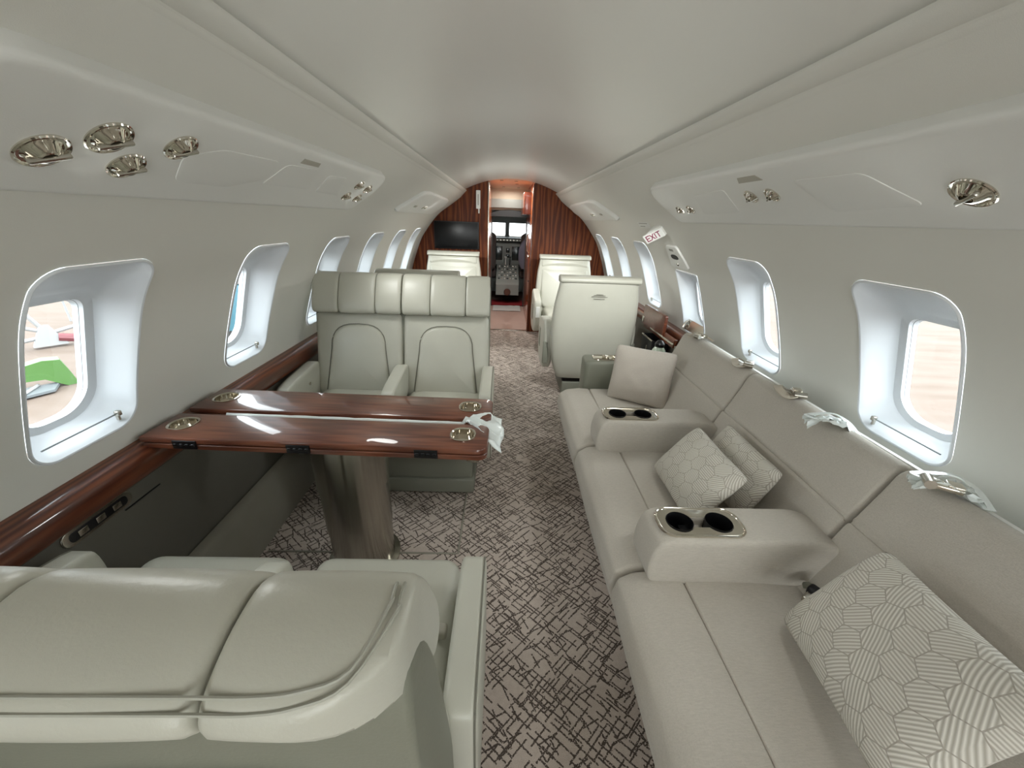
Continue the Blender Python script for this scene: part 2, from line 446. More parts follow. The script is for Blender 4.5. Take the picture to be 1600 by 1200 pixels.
def hole_outline(y0, y1, z0, z1, side, rt=0.085, rb=0.07):
    s0, s1 = S_of_z(z1), S_of_z(z0)
    # u = y, v = -s
    return rrect(y1-y0, s1-s0, [rt*0.75, rt*0.75, rb, rb], 8, (y0+y1)/2, -(s0+s1)/2)
def ray_rect(c, p, rc):
    dx, dy = p[0]-c[0], p[1]-c[1]; t = 1e9
    if dx > 1e-9: t = min(t, (rc[1]-c[0])/dx)
    if dx < -1e-9: t = min(t, (rc[0]-c[0])/dx)
    if dy > 1e-9: t = min(t, (rc[3]-c[1])/dy)
    if dy < -1e-9: t = min(t, (rc[2]-c[1])/dy)
    return (c[0]+dx*t, c[1]+dy*t)
def build_wall(side, wins, name):
    mb = M(); sa, sb = S_of_z(1.34), S_of_z(0.69)
    def grid(ya, yb, s0, s1, ny, ns):
        mb.add([W(side, ya+(yb-ya)*i/ny, s0+(s1-s0)*j/ns) for i in range(ny+1) for j in range(ns+1)],
               [(i*(ns+1)+j, (i+1)*(ns+1)+j, (i+1)*(ns+1)+j+1, i*(ns+1)+j+1) for i in range(ny) for j in range(ns)])
    grid(Y0, Y1, 0, sa, 1, 40); grid(Y0, Y1, sb, PS[-1], 1, 30)
    pitch = wins[1][0]-wins[0][0]; gap = pitch-(wins[0][1]-wins[0][0])
    yprev = wins[0][0]-gap/2
    grid(Y0, yprev, sa, sb, 1, 40)
    for i, (ya, yb) in enumerate(wins):
        c0, c1 = ya-gap/2, yb+gap/2
        z0, z1 = WZ
        rt, rb = 0.085, 0.07
        if side > 0 and i == 9: z0, z1, rt, rb = 0.715, 1.13, 0.02, 0.06
        H = resample(hole_outline(ya, yb, z0, z1, side, rt, rb), 0.02)
        ctr = ((ya+yb)/2, -(S_of_z(z0)+S_of_z(z1))/2); rc = (c0, c1, -sb, -sa)
        H = sorted(H, key=lambda p: math.atan2(p[1]-ctr[1], p[0]-ctr[0]))
        O = [ray_rect(ctr, p, rc) for p in H]
        # corner snap
        for cx in (c0, c1):
            for cy in (-sb, -sa):
                k = min(range(len(O)), key=lambda q: (O[q][0]-cx)**2+(O[q][1]-cy)**2); O[k] = (cx, cy)
        rings = []
        for t in (1, .9, .75, .6, .45, .3, .15, .05, 0):
            rings.append([W(side, h[0]+(o[0]-h[0])*t, -(h[1]+(o[1]-h[1])*t)) for h, o in zip(H, O)])
        rings.append([W(side, p[0], -p[1], -0.006) for p in inset(H, 0.004)])
        loft(mb, rings, False, False)
        n = i+1 if side < 0 else i+14
        build_window(side, ya, yb, z0, z1, H, ctr, n, exitw=(side > 0 and i == 9))
    yl = wins[-1][1]+gap/2
    if yl < Y1: grid(yl, Y1, sa, sb, 1, 40)
    o = obj(name, mb, WALL); bpy_fix(o, side); return struct(o)
def bpy_fix(o, side): pass
def build_window(side, ya, yb, z0, z1, H, ctr, n, exitw=False):
    xp = 1.0; pz0, pz1 = (0.825, 1.18) if not exitw else (0.78, 1.08); dy = (yb-ya)-0.085
    yc = (ya+yb)/2; pc = (yc, (pz0+pz1)/2)
    Q = resample(rrect(dy, pz1-pz0, 0.07, 10, pc[0], pc[1]), 0.01)
    Q = sorted(Q, key=lambda p: math.atan2(p[1]-pc[1], p[0]-pc[0]))
    def pane_at(a, ins=0.0, x=xp):
        # match by angle on the superellipse-like rounded rectangle
        ca, sa_ = math.cos(a), math.sin(a); lo, hi = 0.0, 1.0
        w2, h2, r = dy/2-ins, (pz1-pz0)/2-ins, (0.035 if sa_ > 0 else 0.085)-ins*0.5
        def inside(t):
            x_, y_ = abs(ca*t), abs(sa_*t)
            if x_ > w2 or y_ > h2: return False
            if x_ > w2-r and y_ > h2-r: return (x_-w2+r)**2+(y_-h2+r)**2 <= r*r
            return True
        for _ in range(26):
            md = (lo+hi)/2
            if inside(md): lo = md
            else: hi = md
        zz_ = pc[1]+sa_*lo; return Vector((side*(x-xp+1.290-.3346*(zz_-.895)), pc[0]+ca*lo, zz_))
    sH = (S_of_z(z0)-S_of_z(z1)); wH = yb-ya
    angs = [math.atan2((p[1]-ctr[1])/sH*(pz1-pz0), (p[0]-ctr[0])/wH*dy) for p in H]
    mb = M(); rings = []
    for ins, off in ((0.0, 0.001), (0.001, 0.004), (0.004, 0.006), (0.008, 0.004), (0.011, -0.004), (0.013, -0.012)):
        rings.append([W(side, p[0], -p[1], off) for p in inset(H, ins)])
    A = rings[-1]; Bq = [pane_at(a, -0.010, xp-0.022) for a in angs]
    for t in (.12, .25, .4, .55, .7, .85, 1.0):
        lt = t**1.15; dt = 1-(1-t)**1.25
        rr = []
        for a, b in zip(A, Bq):
            rr.append(Vector((a.x+(b.x-a.x)*dt, a.y+(b.y-a.y)*lt, a.z+(b.z-a.z)*lt)))
        rings.append(rr)
    rings.append([pane_at(a, -0.006, xp-0.014) for a in angs])
    rings.append([pane_at(a, 0.014, xp-0.008) for a in angs])
    rings.append([pane_at(a, 0.016, xp+0.010) for a in angs])
    rings.append([pane_at(a, 0.018, xp+0.018) for a in angs])
    loft(mb, rings, False, False)
    root = obj('window_%d' % n, mb, LINER); struct(root)
    root['label'] = 'white moulded cabin window surround with rounded pane'
    g = M(); g.add([pane_at(a, 0.018, xp+0.017) for a in angs], [tuple(range(len(angs)))])
    obj('window_pane', g, GLASS, root, flat=True)
    g = M()
    for q_, xo in ((0.016, .004), (-.008, -.0165)):
        loft(g, [[pane_at(a, q_-.0015, xp+xo+.0012) for a in angs], [pane_at(a, q_-.003, xp+xo) for a in angs], [pane_at(a, q_-.0015, xp+xo-.0016) for a in angs], [pane_at(a, q_, xp+xo) for a in angs]], False, False)
    obj('pane_seal', g, SEAL, root)
    # shade track slot and pull
    s_b = S_of_z(z0+0.035)
    p0 = W(side, ya+0.05, s_b, -0.022); p1 = W(side, yb-0.045, s_b, -0.022)
    t_ = M(); tube(t_, [p0, p1], 0.0022, 6); obj('shade_track', t_, SEAL, root)
    hp = W(side, yb-0.05, s_b, -0.012)
    t_ = M(); rbox(t_, (hp.x, hp.y, hp.z+0.008), (0.016, 0.013, 0.016), 0.003); rbox(t_, (hp.x+side*0.004, hp.y, hp.z-0.006), (0.01, 0.008, 0.02), 0.002)
    obj('shade_pull', t_, CHROME2, root)
    if exitw:
        t_ = M(); a = W(side, ya+0.02, S_of_z(z0+0.012), 0.002); b = W(side, yb-0.02, S_of_z(z0+0.012), 0.002)
        c_ = W(side, yb-0.02, S_of_z(z0+0.07), -0.035); d_ = W(side, ya+0.02, S_of_z(z0+0.07), -0.035)
        nr = Vector((-side*0.006, 0, 0.004))
        loft(t_, [[a, b, c_, d_], [a+nr, b+nr, c_+nr, d_+nr]])
        obj('release_flap', t_, CHROME2, root)
        t_ = M(); tube(t_, [c_+nr+Vector((0, -.01, -.005)), c_+nr+Vector((-side*.025, -.01, -.02)), b+nr+Vector((-side*.015, -.012, .01))], 0.005, 8); obj('release_handle', t_, CHROME, root)

wl = build_wall(-1, LWIN, 'wall_left')
wr = build_wall(1, RWIN, 'wall_right')

# ceiling with recessed edges, rails
def ceil_z(x): return 1.836 - 0.430*x*x
mb = M(); nx = 24
for ring in range(1):
    xs = [-0.60+1.2*i/nx for i in range(nx+1)]
    mb.add([(x, y, ceil_z(x)) for y in (Y0, Y1) for x in xs], [(i, i+1, nx+1+i+1, nx+1+i) for i in range(nx)])
struct(obj('ceiling', mb, CEIL))
for side, nm in ((-1, 'trim_1'), (1, 'trim_2')):
    mb = M()
    pr = [(0.60, 1.690), (0.552, 1.704), (0.540, 1.7035), (0.5305, 1.699), (0.531, 1.690), (0.540, 1.682), (0.556, 1.6665), (0.5585, 1.6665), (0.561, 1.662), (0.5665, 1.656), (0.62, 1.620)]
    loft(mb, [[(side*x, y, z) for x, z in pr] for y in (Y0, Y1)], True, True, True)
    struct(obj(nm, mb, WALL, angle=60))

# floor
mb = M(); mb.add([(-1.22, Y0, 0), (1.22, Y0, 0), (1.22, 5.12, 0), (-1.22, 5.12, 0)], [(0, 1, 2, 3)])
struct(obj('floor', mb, CARPET, flat=True))
mb = M()
rbox(mb, (-0.235, 1.30+0.21, 0.002), (0.008, 0.43, 0.006), 0.002); rbox(mb, (-0.66, 1.297, 0.002), (0.84, 0.008, 0.006), 0.002)
struct(obj('trim_3', mb, BOLST))

# side ledges (wood) and dado panels, floor ducts
def ledge(side, ya, yb, name, mat, tz=0.69):
    pr = [(1.250, tz+0.008), (1.236, tz+0.008), (1.215, tz+0.002), (1.196, tz-0.006), (1.184, tz-0.018), (1.178, tz-0.036), (1.180, tz-0.065), (1.188, tz-0.085), (1.196, tz-0.094), (1.250, tz-0.094)]
    mb = M(); loft(mb, [[(side*x, y, z) for x, z in pr] for y in [ya+(yb-ya)*i/20 for i in range(21)]])
    return struct(obj(name, mb, mat, angle=50))
ledge(-1, Y0, 5.09, 'trim_4', LWOOD)
ledge(1, 2.30, 5.09, 'trim_5', LWOOD, 0.70)
for side, nm in ((-1, 'trim_6'), (1, 'trim_7')):
    mb = M(); pr = [(1.215, .597), (1.213, .45), (1.208, .3), (1.195, .15), (1.185, 0.0), (1.24, 0.0), (1.25, .3), (1.25, .597)]
    loft(mb, [[(side*x, y, z) for x, z in pr] for y in (Y0, 5.09)])
    struct(obj(nm, mb, DADO))
mb = M(); pr = [(1.19, .225), (1.17, .222), (1.15, .205), (1.128, .15), (1.108, .07), (1.10, .0), (1.19, 0)]
loft(mb, [[(-x, y, z) for x, z in pr] for y in (0.95, 2.6)])
struct(obj('baseboard_left', mb, BOLST))
# outlet strip
root = thing('outlet_panel', 'long narrow socket strip under the left wood ledge, beside the near seats', 'outlet panel', (-1.214, 0.885, 0.565))
mb = M(); pad(mb, resample(rrect(0.205, 0.05, 0.022, 5), .01), 0.006, 0.003, 0, lambda u, v, w: (w, u, v)); obj('frame', mb, CHROME2, root)
mb = M(); pad(mb, resample(rrect(0.17, 0.03, 0.012, 5), .01), 0.002, 0.001, 0, lambda u, v, w: (w+0.0055, u, v)); obj('socket_plate', mb, BLACK, root)
for y_ in (-.05, 0.0, .05):
    mb = M(); rbox(mb, (0.0085, y_, 0), (0.003, 0.026, 0.018), 0.001); obj('socket', mb, CHROME2, root)
mb = M(); rbox(mb, (-1.2115, 1.02, 0.53), (0.004, 0.13, 0.004), 0.001)
tag(obj('panel_slot', mb, BLACK), 'thin dark slot in the dark side panel beyond the socket strip', 'slot')

# ------------------------------------------------------------------ bulkhead, corridor, cockpit
def wall_poly(side, inner_x):
    pts = []
    pts.append((inner_x, 0.0)); 
    for i in range(0, len(PD), 3): pass
    outer = [(p.x+0.004, p.y) for p in reversed(PD[::3])]
    pts += outer
    for i in range(7):
        x = 0.56-(0.56-inner_x)*i/6; pts.append((x, ceil_z(x)+0.004))
    return [(side*x, z) for x, z in pts]
def bulk(side, inner_x, name):
    mb = M(); pts = wall_poly(side, inner_x)
    prism(mb, pts, 5.085, 5.13, lambda u, v, w: (u, w, v)); return struct(obj(name, mb, BWOOD, angle=30))
bulk(-1, 0.275, 'wall_front'); bulk(1, 0.275, 'wall_front')
# dark curved edge trim along the arch
for side, nm in ((-1, 'trim_8'), (1, 'trim_9')):
    mb = M(); tube(mb, [(side*(p.x-0.006), 5.078, p.y) for p in PD[20::4]], 0.007, 6); struct(obj(nm, mb, BWOOD))
    mb = M(); rbox(mb, (side*0.268, 5.105, 0.895), (0.016, 0.062, 1.79), 0.004); struct(obj('trim_10' if side < 0 else 'trim_11', mb, CHROME2 if side < 0 else LWOOD))
# corridor
def quad(mb, a, b, c, d): mb.add([a, b, c, d], [(0, 1, 2, 3)])
mb = M(); rbox(mb, (-0.60, 5.90, 0.92), (0.64, 1.54, 1.86), 0.004); struct(obj('wall_corridor_left', mb, OWOOD))
mb = M(); rbox(mb, (0.60, 5.90, 0.92), (0.64, 1.54, 1.86), 0.004); struct(obj('wall_corridor_right', mb, OWOOD))
mb = M(); quad(mb, (-0.4, 5.12, 0.0), (0.4, 5.12, 0), (0.4, 6.75, 0.0), (-0.4, 6.75, 0)); struct(obj('floor_galley', mb, plain('galley_carpet', srgb(168, 148, 138), 0.9, bump=(300, .4), var=.08)))
mb = M(); rbox(mb, (0, 5.93, 1.90), (1.0, 1.66, 0.13), 0.0); struct(obj('ceiling_galley', mb, CREAM))
mb = M(); rbox(mb, (0, 6.70, 1.70), (0.9, 0.06, 0.35), 0.004); struct(obj('wall_cockpit', mb, CREAM))
mb = M(); rbox(mb, (0, 5.125, 0.003), (0.55, 0.04, 0.010), 0.003); struct(obj('trim_12', mb, CHROME2))
for x, y, l_ in ((-.12, 5.3, 'nearest on the left'), (.06, 5.35, 'nearest on the right'), (.08, 5.75, 'middle one'), (-.1, 6.3, 'farthest on the left'), (.12, 6.4, 'farthest on the right')):
    t_ = thing('ceiling_light', 'small round downlight in the galley ceiling beyond the doorway, ' + l_, 'ceiling light', (x, y, 1.835), 0, 'galley downlights')
    m1 = M(); lathe(m1, [(.022, 0), (.022, -.006), (.016, -.008), (.016, -.002)], (0, 0, 0), n=20); obj('bezel', m1, CHROME, t_)
    m1 = M(); lathe(m1, [(.015, -.001), (.015, -.004)], n=20); obj('lens', m1, AMBER, t_)
# lamp light of the galley (real lit fixtures)
for nm, loc, e, s_ in (('galley_lamp', (0.0, 5.6, 1.80), .5, .25), ('galley_lamp', (0.0, 6.35, 1.80), .12, .25)):
    ld = bpy.data.lights.new(nm, 'AREA'); ld.energy = e; ld.size = s_; ld.color = (1, .95, .88); lo = bpy.data.objects.new(nm, ld); COL.objects.link(lo); lo.location = loc
t_ = thing('galley_cabinet', 'dark mahogany overhead cabinet box on the right of the galley passage', 'cabinet', (0.235, 6.1, 1.60))
mb = M(); rbox(mb, (0, 0, 0), (0.115, 0.9, 0.27), 0.006); obj('body', mb, plain('mahogany', srgb(96, 46, 30), .3, coat=.6, var=.2), t_)
mb = M(); rbox(mb, (-.05, -.452, 0), (0.012, .006, 0.20), 0.002); obj('door_edge', mb, LWOOD, t_)
t_ = thing('grab_rail', 'curved bright metal handle on the right side of the doorway', 'grab rail', (0.265, 5.35, 1.12))
mb = M(); tube(mb, [(0, 0, -.12), (-.03, 0, -.10), (-.04, 0, 0), (-.03, 0, .10), (0, 0, .12)], .006, 8); obj('grip', mb, CHROME, t_)
mb = M(); rbox(mb, (-.012, 0, -.17), (.035, .05, .04), .006); obj('latch', mb, CHROME, t_)
for z, l_ in ((.35, 'lower'), (.62, 'upper')):
    mb = M(); rbox(mb, (0.274, 5.45, z), (0.012, .1, .008), .002)
    tag(obj('finger_pull', mb, BLACKM), '%s dark slim drawer pull on the honey wood side of the doorway' % l_, 'drawer pull')
mb = M(); 
N = 14
vs = []
for i in range(N+1):
    for j in range(8):
        x = -.235+.46*i/N; y = 6.30+.42*j/7; vs.append((x, y, 0.006+0.010*abs(noise.noise(Vector((x*9, y*9, 3))))))
mb.add(vs, [(i*8+j, (i+1)*8+j, (i+1)*8+j+1, i*8+j+1) for i in range(N) for j in range(7)])
tag(obj('plastic_sheet', mb, BAGM), 'crinkled clear white plastic sheet lying on the galley floor before the red rug', 'plastic sheet')
mb = M(); rbox(mb, (0, 6.98, 0.008), (.56, .44, .012), .004); tag(obj('rug', mb, REDRUG), 'deep red rug on the cockpit threshold', 'rug')
mb = M(); quad(mb, (-.7, 6.72, 0.0), (.7, 6.72, 0), (.7, 8.4, 0), (-.7, 8.4, 0)); struct(obj('floor_cockpit', mb, BROWNC))
mb = M(); rbox(mb, (-.90, 7.55, .9), (.3, 1.7, 1.9), 0); struct(obj('wall_cockpit_left', mb, COCKD))
mb = M(); rbox(mb, (.90, 7.55, .9), (.3, 1.7, 1.9), 0); struct(obj('wall_cockpit_right', mb, COCKD))
mb = M(); rbox(mb, (0, 7.5, 1.62), (1.6, 1.9, .12), 0); struct(obj('ceiling_cockpit', mb, COCKG))
mb = M(); rbox(mb, (-.48, 6.72, .9), (.42, .04, 1.9), 0); rbox(mb, (.48, 6.72, .9), (.42, .04, 1.9), 0); struct(obj('wall_cockpit_frame', mb, COCKD))
# black arched header
mb = M(); pts = [(-.30, 1.43), (.30, 1.43)] + [(.30*math.cos(a), 1.455+.075*math.sin(a)) for a in [PI*k/14 for k in range(15)]]
prism(mb, pts, 6.60, 6.668, lambda u, v, w: (u, w, v), .003); tag(obj('header_panel', mb, BLACK), 'black arched header panel above the cockpit opening', 'panel')
t_ = thing('overhead_panel', 'grey switch panel on the cockpit ceiling above the windshield', 'control panel', (0, 7.4, 1.54))
mb = M(); rbox(mb, (0, 0, -.02), (.40, .7, .05), .008, 2); obj('housing', mb, COCKG, t_)
for k in range(10):
    mb = M(); rbox(mb, (-.16+.08*(k % 5), -.2+.25*(k//5), -.05), (.03, .03, .014), .003, 1); obj('switch', mb, CHROME2, t_)
t_ = bpy.data.objects.new('window_40', None); COL.objects.link(t_); struct(t_); t_.location = (0, 8.2, 1.2)
mb = M()
def zz(x0, x1, z0, z1, y0=-.02, y1=.03): rbox(mb, ((x0+x1)/2, (y0+y1)/2, (z0+z1)/2), (x1-x0, y1-y0, z1-z0), .004, 1)
zz(-.75, .75, .125, .42); zz(-.78, .78, -1.2, -.115); zz(-.062, .022, -.12, .13); zz(-.75, -.60, -.12, .13); zz(.60, .75, -.12, .13)
obj('window_frame', mb, COCKG, t_)
for x0, x1 in ((-.6, -.06), (.02, .6)):
    mb = M(); quad(mb, (x0, .01, -.12), (x1, .01, -.12), (x1, .01, .13), (x0, .01, .13)); obj('window_pane', mb, GLASS, t_, flat=True)
t_ = thing('instrument_panel', 'grey cockpit instrument panel with dark display screens below the windshield', 'instrument panel', (0, 7.6, 0))
mb = M(); rbox(mb, (0, .06, .80), (1.3, .12, .40), .01); obj('panel_face', mb, COCKG, t_)
mb = M(); rbox(mb, (0, .10, 1.045), (1.35, .42, .07), .03); obj('glareshield', mb, COCKD, t_)
mb = M(); rbox(mb, (-.02, -.10, 1.045), (.62, .03, .045), .006); obj('guidance_strip', mb, COCKG, t_)
for k in range(9):
    mb = M(); lathe(mb, [(.008, 0), (.008, .02)], (-.26+.06*k, -.115, 1.045), (0, -1, 0), 10); obj('dial', mb, CHROME2, t_)
for x0, x1, z0, z1 in ((-.30, -.105, .685, .93), (.075, .27, .685, .93), (-.035, .03, .82, .90), (-.035, .03, .73, .79)):
    mb = M(); rbox(mb, ((x0+x1)/2, -.004, (z0+z1)/2), (x1-x0, .014, z1-z0), .006); obj('display', mb, DISP, t_)
t_ = thing('centre_pedestal', 'grey cockpit centre pedestal with rows of switches and throttle levers', 'control pedestal', (0, 7.1, 0))
mb = M(); loft(mb, [[(-.20, -.22, .16), (.20, -.22, .16), (.20, .44, .16), (-.20, .44, .16)], [(-.20, -.22, .34), (.20, -.22, .34), (.20, .44, .34), (-.20, .44, .34)], [(-.20, -.16, .40), (.20, -.16, .40), (.20, .43, .615), (-.20, .43, .615)]]); obj('console', mb, COCKG, t_)
for r_ in range(5):
    for q in range(7):
        y = -.1+.11*r_; mb = M(); rbox(mb, (-.15+.05*q, y, .40+(y+.16)*.364+.008), (.022 if (q+r_) % 3 else .034, .022, .022), .003, 1)
        obj('switch', mb, [COCKD, WHITEP, CHROME2][(q*2+r_) % 3], t_)
for x in (-.04, .04):
    mb = M(); rbox(mb, (x, .38, .68), (.02, .03, .14), .006); rbox(mb, (x, .37, .75), (.045, .05, .03), .01); obj('throttle_lever', mb, WHITEP if x < 0 else BLACK, t_)
mb = M(); lathe(mb, [(.05, 0), (.06, .02), (.05, .05)], (0, -.24, .22), (0, -1, 0), 16); obj('access_cap', mb, BROWNC, t_)
def crew_seat(x, label):
    t_ = thing('crew_seat', label, 'seat', (x, 7.0, 0), 0)
    mb = M(); pad(mb, resample(rrect(.42, .62, .09, 5, 0, .88), .05), .14, .05, .02, lambda u, v, w: (u, w-.07, v), backr=True); obj('backrest', mb, SHEEP, t_)
    mb = M(); rbox(mb, (0, .25, .5), (.42, .46, .14), .04); obj('seat', mb, SHEEP, t_)
    mb = M(); rbox(mb, (0, .15, .22), (.24, .36, .42), .02); obj('seat_base', mb, COCKD, t_)
    return t_
crew_seat(-.42, 'dark left crew seat seen past the left cockpit door frame'); crew_seat(.42, 'dark right crew seat beneath the blue-grey cloth')
mb = M()
rg = []
for k in range(9):
    z = .62+.07*k; hw = .10+.13*math.sin(PI*min(1, (k+1)/9)*.55+.4)
    hw *= 1 if k < 6 else (1-.22*(k-5)); n_ = 20
    rg.append([(.40+hw*math.cos(2*PI*q/n_)*(1+.08*math.sin(5*q+k)), 6.86+.045*math.sin(2*PI*q/n_)*(1+.1*math.sin(3*q)), z) for q in range(n_)])
loft(mb, rg); tag(obj('jacket', mb, JACK), 'blue-grey cloth draped over the right crew seat in the cockpit', 'cloth')

# TV, placard
t_ = thing('television', 'wide black wall screen on the veneer bulkhead left of the doorway', 'television', (-.655, 5.082, 1.195))
mb = M(); pad(mb, rrect(.545, .315, .008, 3), .035, .004, 0, lambda u, v, w: (u, -w, v)); obj('housing', mb, BLACK, t_)
mb = M(); rbox(mb, (0, -.0365, 0), (.525, .003, .295), .001); obj('screen', mb, SCREEN, t_)
t_ = thing('door_placard', 'narrow white placard with a small tab on the veneer bulkhead above the screen', 'placard', (-.392, 5.082, 1.60))
mb = M(); pad(mb, rrect(.05, .20, .006, 3), .008, .002, 0, lambda u, v, w: (u, -w, v)); obj('plate', mb, WHITEP, t_)
mb = M(); rbox(mb, (.008, -.006, -.125), (.016, .012, .05), .003); obj('tab', mb, WHITEP, t_)
mb = M(); 
for k in range(9): rbox(mb, (0, -.009, .05-.013*k), (.014, .002, .008), 0)
obj('print', mb, GREYTXT, t_)

# rear wall behind the viewer
mb = M(); pl = wall_poly(-1, 0.0); prr = wall_poly(1, 0.0)
prism(mb, pl, Y0-.04, Y0+.01, lambda u, v, w: (u, w, v)); prism(mb, prr, Y0-.04, Y0+.01, lambda u, v, w: (u, w, v))
struct(obj('wall_rear', mb, WALL))

# ------------------------------------------------------------------ service panels
def on_panel(side, off):   # (y, s) -> 3D with base offset
    return lambda u, v, w: tuple(W(side, u, v, off+w))
def sv(x): # s from x for region above 1.44
    for i in range(len(PD)-1):
        if PD[i].x <= x <= PD[i+1].x and PD[i].y > 1.0: return PS[i]+(x-PD[i].x)/max(1e-9, PD[i+1].x-PD[i].x)*(PS[i+1]-PS[i])
    return 0
def orient(pts):
    A = sum(pts[i][0]*pts[(i+1) % len(pts)][1]-pts[(i+1) % len(pts)][0]*pts[i][1] for i in range(len(pts)))
    return pts if A > 0 else pts[::-1]
def service_panel(side, ya, yb, label):
    t_ = thing('passenger_service_unit', label, 'overhead panel')
    s0, s1 = sv(0.645), sv(0.858)
    base = 0.034
    out = resample(orient(rrect(yb-ya, s1-s0, [.06, .05, .19, .10], 8, (ya+yb)/2, (s0+s1)/2)), .03)
    mb = M(); 
    # shell: build rings with thickness, face follows the wall curve
    f = on_panel(side, 0.0)
    R = [(out, -.004), (out, base-.012)]
    for k in range(1, 5):
        a = PI/2*k/4; R.append((inset(out, .016*(1-math.cos(a))), base-.012+.012*math.sin(a)))
    loft(mb, [[f(p[0], p[1], w_) for p in o] for o, w_ in R], True, False)
    # face grid: clip by projecting inner outline to centre line
    last = R[-1][0]; sm = (s0+s1)/2
    prev = [f(p[0], p[1], base) for p in last]
    rings = [prev]
    for t in (.8, .6, .4, .2, 0.0):
        rings.append([f((ya+yb)/2+(p[0]-(ya+yb)/2)*(1-(1-t)*.12), sm+(p[1]-sm)*t, base) for p in last])
    loft(mb, rings, False, False)
    # close centre seam
    body = obj('shell', mb, PSU, t_, angle=50)
    return t_, base
def door_panel(t_, side, pts, base, name, mat=None):
    o = orient([(y, s) for y, s in pts]); o = smooth_closed(resample(o, .05), 2)
    mb = M(); pad(mb, o, .0026, .0015, 0, on_panel(side, base-.001), rings=3); return obj(name, mb, mat or PSU2, t_)
def seam_line(t_, side, pts, base, name):
    o = orient(pts); o = smooth_closed(resample(o, .05), 2); mb = M(); tube_closed(mb, [W(side, p[0], p[1], base+.0004) for p in o], .0012); return obj(name, mb, SEAMM, t_)
def tube_closed(mb, pts, r, n=5):
    L = len(pts); rings = []
    for i in range(L):
        d = (pts[(i+1) % L]-pts[i-1]).normalized(); u, v, _ = frame_from(d)
        rings.append([pts[i]+u*math.cos(2*PI*k/n)*r+v*math.sin(2*PI*k/n)*r for k in range(n)])
    rings.append(rings[0]); return loft(mb, rings, False, False)
def spot(side, y, x, r, base, label, group, name='air_vent'):
    s = sv(x); c = W(side, y, s, base); q = W(side, y, s, base+1); nrm = (q-c).normalized()
    t_ = thing(name, label, 'air vent' if name == 'air_vent' else 'reading light', c, group=group)
    m1 = M(); lathe(m1, [(r*.80, -.002), (r*1.0, -.001), (r*1.02, .002), (r*.97, .004), (r*.88, .0025), (r*.80, -.002)], (0, 0, 0), nrm, 36, cap=False); obj('bezel', m1, CHROME, t_)
    m1 = M(); lathe(m1, [(r*.86, .001), (r*.78, .0003), (r*.66, .003), (r*.45, .012), (r*.30, .014), (r*.28, .006), (r*.05, .005)], (0, 0, 0), nrm, 36); obj('eyeball', m1, CHROME, t_)
    u, v, _ = frame_from(nrm)
    m1 = M(); Rm = Matrix((u, v, nrm)).transposed().to_4x4(); rbox(m1, (0, 0, 0), (r*1.5, r*.22, r*.3), r*.08, 2); m1.xf(Matrix.Translation(nrm*.012) @ Rm @ Matrix.Rotation(.5, 4, 'Z')); obj('vane', m1, CHROME2, t_)
    return t_
def P4(*a): return [(y, sv(x)) for y, x in a]
t_, base = service_panel(-1, 0.42, 2.13, 'long raised grey-white service panel under the left ceiling rail')
SL, BL = t_, base
door_panel(t_, -1, P4((.95, .80), (.905, .735), (.985, .700), (1.205, .695), (1.235, .755), (1.12, .80)), base, 'mask_door')
door_panel(t_, -1, P4((1.235, .775), (1.25, .697), (1.44, .690), (1.51, .770)), base, 'speaker_door')
door_panel(t_, -1, P4((1.57, .775), (1.53, .70), (1.68, .693), (1.79, .778)), base, 'small_door')
m1 = M(); prism(m1, orient(P4((1.297, .684), (1.295, .668), (1.40, .668), (1.41, .682))), 0, .001, on_panel(-1, base)); obj('sign_window', m1, TAUPE, t_)
t_, base = service_panel(1, -0.10, 2.13, 'long raised grey-white service panel under the right ceiling rail')
door_panel(t_, 1, P4((1.117, .70), (.903, .703), (.826, .793), (1.065, .806)), base, 'mask_door')
door_panel(t_, 1, P4((1.69, .708), (1.455, .700), (1.49, .798), (1.77, .803)), base, 'speaker_door')
m1 = M(); prism(m1, orient(P4((1.325, .668), (1.34, .686), (1.219, .686), (1.235, .668))), 0, .001, on_panel(1, base)); obj('sign_window', m1, TAUPE, t_)
spot(-1, .672, .770, .036, base, 'polished air vent nearest the picture edge on the left service panel', 'left panel vents')
spot(-1, .742, .727, .036, base, 'uppermost and largest polished air vent on the left service panel', 'left panel vents')
spot(-1, .815, .776, .033, base, 'polished air vent lowest of the left panel group', 'left panel vents')
spot(-1, .881, .717, .033, base, 'polished air vent beside the mask door on the left service panel', 'left panel vents')
for y_, x_, l_ in ((1.855, .710, 'upper near'), (1.985, .718, 'upper far'), (1.861, .773, 'lower near'), (2.00, .775, 'lower far')):
    spot(-1, y_, x_, .026, base, 'small polished vent at the far tip of the left service panel, %s' % l_, 'left tip vents')
spot(1, .731, .768, .036, base, 'large polished air vent alone beside the mask door on the right service panel', 'right panel vents')
spot(1, 1.341, .735, .026, base, 'farther polished vent of the pair under the taupe sign, right panel', 'right panel vents')
spot(1, 1.238, .736, .026, base, 'nearer polished vent of the pair under the taupe sign, right panel', 'right panel vents')
spot(1, 1.957, .773, .024, base, 'small polished vent at the very tip of the right service panel', 'right panel vents')
spot(1, 1.846, .773, .024, base, 'small polished vent between tip vent and square door on the right service panel', 'right panel vents')
